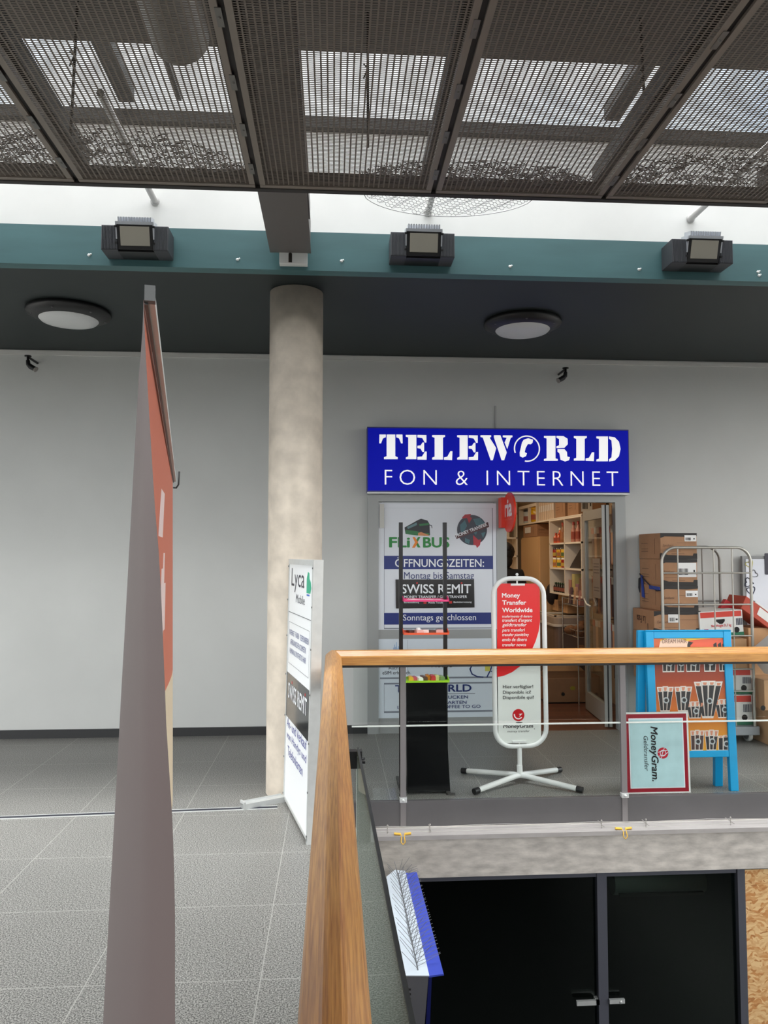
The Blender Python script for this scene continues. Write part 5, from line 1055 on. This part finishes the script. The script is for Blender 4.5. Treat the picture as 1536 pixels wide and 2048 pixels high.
mb = MB(); mb.box(0.2, 3.3, 7.4, 11.6, 2.75, 2.85); struct(mb, 'ceiling', M('shop_ceiling', (226, 220, 210), 0.8))
t = thing('tube_lamp', (1.75, 8.9, 2.74), 'ceiling tube lamp lighting the shop', 'lamp')
MB().box(1.70, 1.80, 7.6, 10.2, 2.70, 2.748).build('housing', white_metal, t); MB().lathe((1.75, 7.65, 2.69), [(0.014, 0), (0.014, 2.5), (0, 2.5)], 10, axis=(0, 1, 0)).build('tube', M('lit_tube', (255, 226, 190), 0.4, emit=4), t)
# open glazed door leaf
Fdr = Fr((2.645, 7.26, 0.015), (0.07, 0.83, 0), (0, 0, 1)); LWd, LHd = 0.85, 2.10
lf = MB(); lf.obox(Fdr, 0, 0.07, 0, LHd, -0.02, 0.02).obox(Fdr, LWd - 0.07, LWd, 0, LHd, -0.02, 0.02).obox(Fdr, 0.07, LWd - 0.07, LHd - 0.10, LHd, -0.02, 0.02).obox(Fdr, 0.07, LWd - 0.07, 0, 0.19, -0.02, 0.02)
door = struct(lf, 'door_1', M('door_aluminium', (160, 160, 156), 0.4, 0.3))
lf = MB(); lf.obox(Fdr, 0.07, LWd - 0.07, 0.19, LHd - 0.10, -0.004, 0.004); lf.build('door_glass', glass, door)
lf = MB(); lf.tube([Fdr.p(LWd - 0.1, 1.16, -0.03), Fdr.p(LWd - 0.14, 1.17, -0.05), Fdr.p(LWd - 0.24, 1.12, -0.05), Fdr.p(LWd - 0.28, 1.10, -0.02)], 0.010, 8); lf.build('door_handle', alu, door)
lf = MB(); lf.obox(Fdr, -0.030, -0.012, 0, 2.12, -0.022, -0.008); lf.build('hinge_profile', M('black_gasket', (20, 20, 21), 0.6), door); lf = MB(); lf.obox(Fdr, -0.03, -0.01, 0, 2.12, -0.05, -0.022).obox(Fdr, -0.03, -0.01, 0, 2.12, -0.008, 0.02); lf.build('jamb_profile', MATS['door_aluminium'], door)
Fdl = Fr(Fdr.p(LWd, 0, -0.0), -Fdr.r, (0, 0, 1))
t = thing('door_notice', Fdl.p(0.4, 1.0, 0.0), 'grey printed notice sheet stuck on the open glass door', 'notice'); t.location = Fdl.p(0.4, 1.1, 0.006); ORIGIN[t.name] = tuple(t.location)
m2 = MB(); m2.obox(Fdl, 0.34, 0.62, 1.20, 1.60, 0.006, 0.008); m2.build('sheet', M('notice_grey', (128, 118, 108), 0.5), t)
m2 = MB()
for k in range(6): m2.obox(Fdl, 0.38, 0.58, 1.54 - 0.03 * k - (0.12 if k > 3 else 0), 1.55 - 0.03 * k - (0.12 if k > 3 else 0), 0.008, 0.0088)
m2.build('printed_lines', M('notice_ink', (90, 80, 76), 0.6), t)
# cube shelf on the right wall
XS, XE = 2.75, 3.10
t = thing('cube_shelf', (2.92, 8.95, 1.17), 'white cube shelf with bottles and jars on the right wall of the shop', 'shelf')
for z in (1.17, 1.475, 1.78, 2.075): MB().box(XS, XE, 8.33, 9.60, z, z + 0.02).build('shelf_board', shelf_w, t)
for y in (8.33, 8.955, 9.58): MB().box(XS, XE, y, y + 0.02, 1.19, 2.075).build('side_panel', shelf_w, t)
MB().box(XE, XE + 0.015, 8.33, 9.6, 1.17, 2.09).build('back_panel', M('shelf_back', (110, 84, 66), 0.7), t)
bot = {}
def bottle(x, y, z, r, h, col, lid, lab, grp, jar=False):
    k = (r, h, col, lid, jar)
    if k not in bot:
        o = thing('jar' if jar else 'bottle', (x, y, z), lab, 'jar' if jar else 'bottle', grp)
        m2 = MB(); m2.lathe((x, y, z), [(r * 0.9, 0), (r, 0.006), (r, h * (0.78 if jar else 0.58)), (r * (0.9 if jar else 0.42), h * (0.84 if jar else 0.74)), (r * (0.9 if jar else 0.38), h * 0.84), (0, h * 0.84)], 16); m2.build('body', M('bottle_%d_%d_%d' % col, col, 0.25), o)
        m2 = MB(); m2.lathe((x, y, z + h * 0.84), [(r * (0.98 if jar else 0.48), 0), (r * (0.98 if jar else 0.44), h * 0.16), (0, h * 0.16)], 16); m2.build('lid', M('lid_%d_%d_%d' % lid, lid, 0.35), o)
        m2 = MB(); m2.lathe((x, y, z + h * 0.15), [(r * 1.012, 0), (r * 1.012, h * 0.36)], 16); m2.build('label', M('label_%d' % (sum(col) % 7), [(190, 160, 126), (150, 70, 50), (200, 186, 160), (190, 160, 70), (90, 110, 66), (170, 110, 70), (140, 80, 66)][sum(col) % 7], 0.5), o)
        bot[k] = o; return o
    return dup(bot[k], (x, y, z), lab, grp)
g1 = 'bottles on the top left cube shelf board'
for i, (c, h) in enumerate((((206, 84, 40), 0.13), ((226, 108, 44), 0.19), ((206, 84, 40), 0.13), ((214, 190, 160), 0.22), ((150, 96, 60), 0.25), ((214, 190, 160), 0.22), ((60, 96, 50), 0.12))): bottle(2.81 + 0.03 * (i % 2), 9.50 - i * 0.072, 1.80, 0.032, h, c, (230, 220, 200) if i % 2 else (170, 60, 40), 'orange, beige and brown bottles in the upper far compartment of the cube shelf', g1)
g2 = 'jars in the middle compartment'
for i in range(6):
    for lv in range(2): bottle(2.81 + 0.02 * (i % 2), 9.51 - i * 0.088, 1.495 + lv * 0.125, 0.040, 0.12, [(214, 164, 40), (150, 40, 30), (222, 184, 60)][(i + lv) % 3], [(236, 230, 214), (40, 34, 30)][(i + lv) % 2], 'stacked yellow and red jars in the middle far compartment of the cube shelf', g2, True)
for i in range(6): bottle(2.80, 9.50 - i * 0.085, 1.19, 0.030, 0.12, (34, 30, 26), (40, 60, 34), 'small dark bottles in the lowest far compartment of the cube shelf', 'dark bottles low in the cube shelf')
for i in range(3): x, y = 2.92, 9.28 - i * 0.12; MB().box(x - 0.03, x + 0.03, y - 0.045, y + 0.045, 1.19, 1.37).build('tea_box', M('tea_box_green', (40, 84, 44), 0.5), None, 'green packets behind the dark bottles in the lowest far compartment', 'packet', 'green packets in the cube shelf', at=(x, y, 1.19))
for i in range(5): bottle(2.82 + 0.03 * (i % 2), 8.82 - i * 0.085, 1.80, 0.032, 0.20 if i % 2 else 0.24, (186, 130, 112), (150, 50, 44), 'pink-brown bottles in the upper near compartment of the cube shelf', 'bottles in the upper near compartment')
MB().poly(Fr((2.80, 8.93, 1.496), (0, -1, 0), (0, 0, 1)), [(0, 0), (0.55, 0), (0.58, 0.25), (0.40, 0.22), (0.1, 0.06)], -0.10, 0.0).build('black_bag', M('bag_black', (26, 24, 26), 0.4), None, 'black printed bag in the near middle compartment of the cube shelf', 'bag', at=(2.8, 8.7, 1.496))
for i in range(4): x, y = 2.83, 8.86 - 0.13 * i; MB().box(x - 0.05, x + 0.05, y - 0.05, y + 0.05, 1.19, 1.19 + (0.17, 0.24, 0.13, 0.2)[i]).build('packet', M('packet_%d' % i, [(170, 120, 110), (190, 180, 120), (150, 110, 120), (120, 90, 70)][i], 0.4), None, 'pastel packets in the lowest near compartment of the cube shelf', 'packet', 'packets in the near compartment', at=(x, y, 1.19))
# high shelf
t = thing('wall_shelf', (2.92, 9.8, 2.095), 'long white shelf with binders high on the right shop wall', 'shelf')
MB().box(XS, XE, 9.60, 11.25, 2.085, 2.105).build('shelf_board', shelf_w, t); MB().box(XS, XE, 8.3, 9.62, 2.097, 2.108).build('shelf_board', shelf_w, t)
MB().box(XS, XE, 10.2, 11.25, 2.32, 2.36).build('top_board', shelf_w, t)
for y in (10.2, 10.62, 11.20): MB().box(XS, XE, y, y + 0.03, 2.105, 2.32).build('divider', shelf_w, t)
for i in range(8):
    y = 10.10 - i * 0.088; o = thing('ring_binder', (2.9, y, 2.108), 'beige ring binders in a row on the high shop shelf', 'binder', 'binders on the high shelf')
    MB().box(2.77, 3.05, y - 0.036, y + 0.036, 2.108, 2.40).build('cover', M('binder_beige', (216, 194, 170), 0.6), o); MB().box(2.768, 2.77, y - 0.024, y + 0.024, 2.22, 2.30).build('spine_label', paperw, o)
bottle(2.82, 10.42, 2.106, 0.085, 0.20, (206, 160, 20), (200, 150, 20), 'yellow plastic canister on the high shop shelf', 'canister', True)
bottle(2.82, 10.90, 2.106, 0.07, 0.20, (176, 186, 190), (40, 40, 44), 'silver dispenser at the far end of the high shop shelf', 'dispenser', True)
brown_box(2.76, 3.08, 8.95, 9.34, 2.109, 2.42, 'brown carton on the high shop shelf right of the binders', None, None, False, 'cartons inside the shop'); brown_box(2.76, 3.08, 8.45, 8.85, 2.109, 2.40, 'brown carton with white tape at the near end of the high shop shelf', (0.1, 0.5, 0.1, 0.8), None, False, 'cartons inside the shop')
# cabinet, carton on it, door and jackets beyond the shelf
t = thing('tall_cabinet', (2.93, 10.6, 0), 'tall beige cabinet at the back right of the shop', 'cabinet')
MB().box(2.77, 3.10, 10.10, 11.10, 0.003, 1.90).build('body', M('beige_cabinet', (206, 168, 120), 0.55), t); MB().box(2.752, 2.77, 10.13, 11.07, 0.05, 1.88).build('door', MATS['beige_cabinet'], t); MB().box(2.735, 2.752, 10.18, 10.20, 1.15, 1.32).build('door_handle', black, t)
o = brown_box(2.77, 3.09, 10.25, 11.0, 1.903, 2.075, 'brown carton lying on top of the tall beige cabinet', None, None, False, 'cartons inside the shop')
MB().obox(Fr((2.77, 11.0, 1.903), (0, -1, 0), (0, 0, 1)), 0.1, 0.42, 0.06, 0.14, 0.0005, 0.003).build('label_sticker', paperw, o)
mb = MB(); mb.box(3.06, 3.12, 9.62, 10.08, 0.003, 2.0); struct(mb, 'door_2', M('cream_door', (216, 190, 150), 0.5))
t = thing('coat_hook', (3.04, 9.98, 1.80), 'two dark coat hooks beside the red jacket in the shop', 'hook')
for y, z in ((9.98, 1.80), (10.03, 1.74)): MB().lathe((3.06, y, z), [(0.022, 0), (0.022, 0.03), (0, 0.034)], 12, axis=(-1, 0, 0)).build('knob', black, t)
def garment(c, cols, lab):
    t = thing('hanging_jacket', c, lab, 'jacket', 'jackets in the shop'); x, y, z = c
    for i, (dy, col, w) in enumerate(cols):
        m2 = MB(); rings = []
        for k in range(9):
            f = k / 8; rr = w * (0.30 + 0.9 * f ** 0.7); rings.append([(x + cos(a) * 0.07 * (0.5 + f * 0.7) + 0.012 * sin(3 * a + k), y + dy * f + sin(a) * rr * (1 + 0.12 * sin(5 * a)), z - 0.72 * f * (1 - 0.08 * i)) for a in [2 * pi * j / 16 for j in range(16)]])
        vs = [q for r_ in rings for q in r_]; fs = [(k * 16 + j, k * 16 + (j + 1) % 16, (k + 1) * 16 + (j + 1) % 16, (k + 1) * 16 + j) for k in range(8) for j in range(16)] + [tuple(range(16)), tuple(range(8 * 16 + 15, 8 * 16 - 1, -1))]
        m2.add(vs, fs, 0, True); m2.build(('body', 'sleeve', 'lining')[i], M('cloth_%d_%d_%d' % col, col, 0.8), t)
garment((2.95, 9.86, 1.95), [(0.02, (60, 26, 30), 0.10), (-0.10, (206, 26, 40), 0.07), (-0.20, (150, 130, 40), 0.04)], 'red and dark jackets hanging beside the cube shelf in the shop')
t = thing('dark_bag', (2.86, 9.85, 1.02), 'dark bag hanging below the red jacket in the shop', 'bag'); MB().sphere((2.86, 9.88, 1.14), 0.13, sc=(0.6, 1, 1.1)).build('pouch', M('dark_cloth', (34, 26, 28), 0.8), t); MB().tube([(2.86, 9.80, 1.24), (2.87, 9.88, 1.45), (2.86, 9.95, 1.24)], 0.008, 6).build('strap', M('dark_cloth', (34, 26, 28), 0.8), t)
# back wall shelving with binders
t = thing('back_shelving', (2.3, 11.3, 0), 'shelving on the back wall behind the person in the shop', 'shelf')
for z in (1.30, 1.62, 1.89, 2.25): MB().box(1.5, 2.72, 11.15, 11.44, z, z + 0.022).build('shelf_board', shelf_w, t)
for x in (1.5, 2.70): MB().box(x, x + 0.02, 11.15, 11.44, 0.0, 2.6).build('side_panel', shelf_w, t)
for i in range(9):
    x = 1.72 + i * 0.105; c = [(226, 212, 190), (90, 60, 50), (216, 200, 176), (60, 42, 38)][i % 4]; o = thing('ring_binder', (x, 11.25, 1.912), 'binders standing in a row on the back wall shelf of the shop', 'binder', 'binders on the back shelf')
    MB().box(x - 0.04, x + 0.04, 11.16, 11.42, 1.912, 2.20).build('cover', M('binder_%d' % c[0], c, 0.6), o)
# chest freezer
t = thing('chest_freezer', (2.86, 9.6, 0), 'brown-grey chest freezer with sliding glass lids under the cube shelf', 'freezer')
MB().poly(Fr((0, 0, 0.003), (1, 0, 0), (0, 1, 0)), [(x, y) for x, y in rrect(2.62, 3.11, 8.95, 10.05, 0.08)], 0, 0.80).build('body', M('freezer_case', (120, 100, 88), 0.4), t)
MB().poly(Fr((0, 0, 0.80), (1, 0, 0), (0, 1, 0)), rrect(2.60, 3.115, 8.93, 10.07, 0.09), 0, 0.03).build('trim_band', M('freezer_trim', (214, 206, 196), 0.35), t, bevel=0.006)
MB().poly(Fr((0, 0, 0.83), (1, 0, 0), (0, 1, 0)), rrect(2.615, 3.11, 8.945, 10.055, 0.085), 0, 0.08).build('rim', M('freezer_rim', (168, 152, 138), 0.4), t, bevel=0.008)
for y0, y1, z in ((9.06, 9.55, 0.914), (9.5, 9.98, 0.922)): m2 = MB(); m2.box(2.66, 3.06, y0, y1, z, z + 0.008); ld = m2.build('lid', glass, t); m2 = MB(); m2.box(2.65, 2.672, y0, y1, z, z + 0.012).box(2.65, 3.06, y0, y0 + 0.022, z, z + 0.012); m2.build('lid_frame', M('freezer_trim', (214, 206, 196), 0.35), ld)
for i, (y, h, c) in enumerate(((9.75, 0.14, (200, 160, 100)), (9.35, 0.18, (216, 176, 110)))): brown_box(2.86, 3.08, y - 0.12, y + 0.12, 0.935, 0.935 + h, ('tan carton on the far end of the chest freezer', 'tan carton on the near end of the chest freezer')[i], None, None, False, 'cartons inside the shop', kraft2)
# wire display with bags and tubers
t = thing('wire_display', (2.88, 8.62, 0), 'wire basket display with bags and tubers between freezer and open door', 'display rack'); wm = M('chrome_wire', (200, 196, 190), 0.25, 0.8)
for z in (0.45, 0.74, 1.08): 
    m2 = MB()
    for zz in (z, z + 0.07): m2.tube([(2.70, 8.34, zz), (2.70, 8.90, zz), (3.06, 8.90, zz), (3.06, 8.34, zz)], 0.005, 6, closed=True)
    for k in range(8): y = 8.36 + 0.075 * k; m2.tube([(2.70, y, z + 0.07), (2.70, y, z), (3.06, y, z)], 0.003, 5)
    m2.build('wire_basket', wm, t)
for x in (2.70, 3.06):
    for y in (8.34, 8.90): MB().tube([(x, y, 0.003), (x, y, 1.16)], 0.008, 8).build('upright', wm, t)
random.seed(11)
for z, n in ((0.455, 8), (0.745, 9)):
    for i in range(n):
        p = V((2.76 + 0.075 * (i % 4), 8.42 + 0.13 * (i // 2 % 4) + random.uniform(-.02, .02), z + 0.055 + 0.05 * (i // 5))); m2 = MB(); r = random.uniform(0.045, 0.06)
        m2.lathe(p - V((0, r * 1.6, 0)), [(0.004, 0), (r * 0.7, r * 0.5), (r, r * 1.3), (r * 0.9, r * 2.2), (r * 0.5, r * 3.0), (0.006, r * 3.3)], 12, axis=(random.uniform(-.4, .4), 1, random.uniform(-.2, .2)))
        m2.build('yam', M('yam_skin', (120, 84, 56), 0.9, var=0.25, scale=20, bump=0.4, bscale=40), None, 'brown yams piled in the %s wire basket of the shop display' % ('lower' if z < 0.6 else 'middle'), 'tuber', 'yams in the %s basket' % ('lower' if z < 0.6 else 'middle'), at=p)
for i in range(6):
    y = 8.42 + 0.085 * i; c = [(170, 120, 110), (110, 60, 60), (190, 150, 120), (150, 140, 70), (90, 70, 80), (200, 190, 170)][i]; Fk = Fr((2.74 + 0.02 * (i % 2), y, 1.088), (0, -1, 0), (0.1, 0, 1)); m2 = MB(); h = (0.17, 0.12, 0.2, 0.15, 0.19, 0.13)[i]
    m2.poly(Fk, [(-0.035, 0), (0.035, 0), (0.04, h * 0.8), (0.02, h), (-0.022, h), (-0.038, h * 0.8)], -0.05, 0); m2.build('snack_bag', M('bag_%d' % c[0], c, 0.3), None, 'small foil bags standing in the top wire basket', 'bag', 'bags in the top wire basket', at=Fk.o)
# hair packs hanging behind the open door
t = thing('peg_board', (3.09, 7.85, 0.3), 'wall board behind the open glass door carrying hanging hair packs', 'board'); MB().box(3.085, 3.118, 7.48, 8.30, 0.3, 2.2).build('board', M('board_brown', (110, 84, 70), 0.7), t)
for z in (0.95, 1.42, 1.95): MB().tube([(2.84, 7.5, z), (2.84, 8.28, z)], 0.006, 6).tube([(2.84, 7.6, z), (3.085, 7.6, z)], 0.005, 6).tube([(2.84, 8.2, z), (3.085, 8.2, z)], 0.005, 6).build('hanging_rail', wm, t)
pc = [(110, 80, 70), (150, 106, 86), (84, 66, 70), (176, 126, 100), (124, 110, 116), (206, 164, 136)]; hp = {}
for lv, z in enumerate((0.95, 1.42, 1.95)):
    for i in range(9):
        y = 7.55 + 0.083 * i; k = (i * 5 + lv * 3) % 6; lab = 'hanging hair packs on the %s rail behind the open glass door' % ('lowest', 'middle', 'top')[lv]
        if k not in hp:
            o = thing('hair_pack', (2.84, y, z), lab, 'hair pack', lab); m2 = MB()
            Fk = Fr((2.84, y, z), (0, -1, 0), (0, 0, 1))
            for s in range(5): m2.poly(Fk, [(-0.035 + 0.014 * s, -0.06), (-0.022 + 0.014 * s, -0.06), (-0.024 + 0.013 * s, -0.40 + 0.03 * (s % 2)), (-0.034 + 0.013 * s, -0.40)], -0.012, 0.002 * (s % 2))
            m2.build('hair', M('hair_%d' % k, pc[k], 0.45), o); m2 = MB(); m2.poly(Fk, [(-0.038, -0.07), (0.038, -0.07), (0.038, -0.005), (-0.038, -0.005)], -0.004, 0.004); m2.build('card', M('card_%d' % (k % 3), [(200, 170, 150), (150, 60, 50), (190, 190, 186)][k % 3], 0.5), o); hp[k] = o
        else: dup(hp[k], (2.84, y, z), lab, lab)
# open carton on the shop floor
t = thing('fruit_tray_box', (2.66, 8.66, 0.003), 'open brown carton with round holes on the wooden shop floor', 'box'); x0, x1, y0, y1 = 2.38, 2.98, 8.46, 8.86
m2 = MB(); m2.box(x0, x1, y0, y0 + 0.012, 0.004, 0.28).box(x0, x1, y1 - 0.012, y1, 0.004, 0.30).box(x0, x0 + 0.012, y0, y1, 0.004, 0.26).box(x1 - 0.012, x1, y0, y1, 0.004, 0.30).box(x0, x1, y0, y1, 0.004, 0.016); m2.build('carton', kraft, t)
m2 = MB(); F = Fr((x0, y0, 0.004), (1, 0, 0), (0, 0, 1))
for x in (0.18, 0.45): m2.disc(F, x, 0.10, 0.020, 0.020, 0.0005, 0.002)
m2.build('round_hole', MATS['hole_dark'], t); m2 = MB(); m2.disc(F, 0.29, 0.165, 0.03, 0.022, 0.0005, 0.002); m2.build('fruit_print', M('print_lime', (170, 160, 50), 0.6), t)
m2 = MB(); m2.poly(Fr((x0 + 0.05, y1 - 0.02, 0.30), (1, 0, 0), (0, 0.5, 1)), [(0, 0), (0.5, 0), (0.42, 0.09), (0.06, 0.12)], -0.003, 0.003); m2.build('flap', kraft2, t)
for i in range(5): x, y = 2.5 + 0.1 * i, 8.62 + 0.05 * (i % 2); MB().sphere((x, y, 0.20), 0.055, sc=(1, 1, 0.7)).build('plantain_bag', M('pale_film', (206, 190, 150), 0.4), None, 'pale wrapped goods lying in the open floor carton', 'goods', 'goods in the floor carton', at=(x, y, 0.16))
# ================================================================== person standing in the shop, seen from behind
px, py_ = 2.10, 9.35
t = thing('person', (px, py_, 0.003), 'person with dark hair in black jacket standing in the shop, seen from behind', 'person')
skin = M('skin', (150, 96, 72), 0.6)
def skin_mesh(name, joints, edges, mat, parent, sub=2):
    me = bpy.data.meshes.new(name); o0 = V(ORIGIN[parent.name]); me.from_pydata([tuple(V(j[0]) - o0) for j in joints], edges, []); me.materials.append(mat)
    o = bpy.data.objects.new(name, me); COL.objects.link(o); o.parent = parent; ORIGIN[o.name] = tuple(o0)
    o.modifiers.new('skin', 'SKIN'); sv = me.skin_vertices[0].data
    for k, j in enumerate(joints): r = j[1]; sv[k].radius = r if isinstance(r, tuple) else (r, r)
    sv[0].use_root = True; s = o.modifiers.new('sub', 'SUBSURF'); s.levels = sub; s.render_levels = sub
    o.modifiers['skin'].use_smooth_shade = True; return o
def B(x, y, z): return (px + x, py_ + y, z)
J = [(B(0, 0, 0.98), (0.15, 0.11)), (B(0, 0, 1.18), (0.14, 0.10)), (B(0, 0, 1.36), (0.17, 0.11)), (B(0, 0, 1.47), (0.09, 0.08)), (B(0, 0.01, 1.54), 0.055), (B(0, 0.02, 1.60), 0.075), (B(0, 0.02, 1.70), 0.085)]
E_ = [(i, i + 1) for i in range(6)]
def chain(pts, start):
    k = len(J); J.extend(pts); E_.append((start, k)); E_.extend((k + i, k + i + 1) for i in range(len(pts) - 1)); return k + len(pts) - 1
for s in (-1, 1):
    h = chain([(B(s * 0.19, 0, 1.42), 0.06), (B(s * 0.24, 0.02, 1.16), 0.048), (B(s * 0.22, 0.16, 1.00), 0.036), (B(s * 0.20, 0.22, 0.97), 0.027), (B(s * 0.195, 0.28, 0.955), (0.040, 0.018))], 2)
    for k in range(4): chain([(B(s * (0.165 + 0.020 * k), 0.335, 0.945), 0.0095), (B(s * (0.160 + 0.021 * k), 0.355 + (0.008, 0.016, 0.012, 0.0)[k], 0.925), 0.0085), (B(s * (0.160 + 0.021 * k), 0.36 + (0.012, 0.02, 0.016, 0.004)[k], 0.900), 0.008)], h)
    chain([(B(s * 0.160, 0.27, 0.945), 0.011), (B(s * 0.140, 0.30, 0.93), 0.009)], h)
    chain([(B(s * 0.095, 0, 0.86), 0.085), (B(s * 0.10, 0.01, 0.50), 0.055), (B(s * 0.10, -0.01, 0.10), 0.04), (B(s * 0.105, 0.10, 0.045), 0.036)], 0)
skin_mesh('body', J, E_, skin, t)
jk = [(B(0, 0, 0.92), (0.195, 0.15)), (B(0, 0, 1.10), (0.185, 0.14)), (B(0, 0, 1.34), (0.20, 0.14)), (B(0, 0, 1.47), (0.11, 0.10)), (B(0, 0, 1.52), (0.075, 0.075)), (B(0, 0, 0.76), (0.20, 0.155))]; je = [(0, 1), (1, 2), (2, 3), (3, 4), (0, 5)]
for s in (-1, 1): k = len(jk); jk += [(B(s * 0.20, 0, 1.41), 0.085), (B(s * 0.25, 0.02, 1.16), 0.068), (B(s * 0.225, 0.15, 1.01), 0.055)]; je += [(2, k), (k, k + 1), (k + 1, k + 2)]
skin_mesh('jacket', jk, je, M('black_jacket', (16, 16, 18), 0.75), t)
tr = [(B(0, 0, 0.95), (0.16, 0.125)), (B(0, 0, 1.06), (0.15, 0.115))]; te = [(0, 1)]
for s in (-1, 1): k = len(tr); tr += [(B(s * 0.10, 0, 0.84), 0.10), (B(s * 0.105, 0.01, 0.50), 0.075), (B(s * 0.105, -0.01, 0.09), 0.065)]; te += [(0, k), (k, k + 1), (k + 1, k + 2)]
skin_mesh('trousers', tr, te, M('dark_trousers', (28, 28, 34), 0.8), t)
m2 = MB(); m2.sphere(B(0, -0.035, 1.69), 0.135, n=20, sc=(1.0, 0.86, 0.95)).sphere(B(0, -0.07, 1.58), 0.10, n=16, sc=(1.0, 0.7, 1.0)).sphere(B(0.02, -0.09, 1.74), 0.07, n=14); m2.build('hair', M('dark_hair', (18, 14, 14), 0.5, bump=0.5, bscale=60), t)
m2 = MB(); m2.sphere(B(0, 0.105, 1.625), 0.016, n=8, sc=(0.8, 1.2, 1.3)); m2.build('nose', skin, t)
for s in (-1, 1): m2 = MB(); m2.sphere(B(s * 0.034, 0.088, 1.655), 0.010, n=8); m2.build('eye', M('eye_white', (220, 214, 206), 0.3), t); m2 = MB(); m2.box(px + s * 0.105 - 0.05, px + s * 0.105 + 0.05, py_ - 0.08, py_ + 0.17, 0.004, 0.075); m2.build('shoe', M('dark_shoe', (24, 22, 22), 0.6), t, bevel=0.02)
m2 = MB(); m2.sphere(B(0, 0.095, 1.59), 0.016, n=8, sc=(1.4, 0.6, 0.5)); m2.build('mouth', M('lip', (120, 60, 56), 0.5), t)
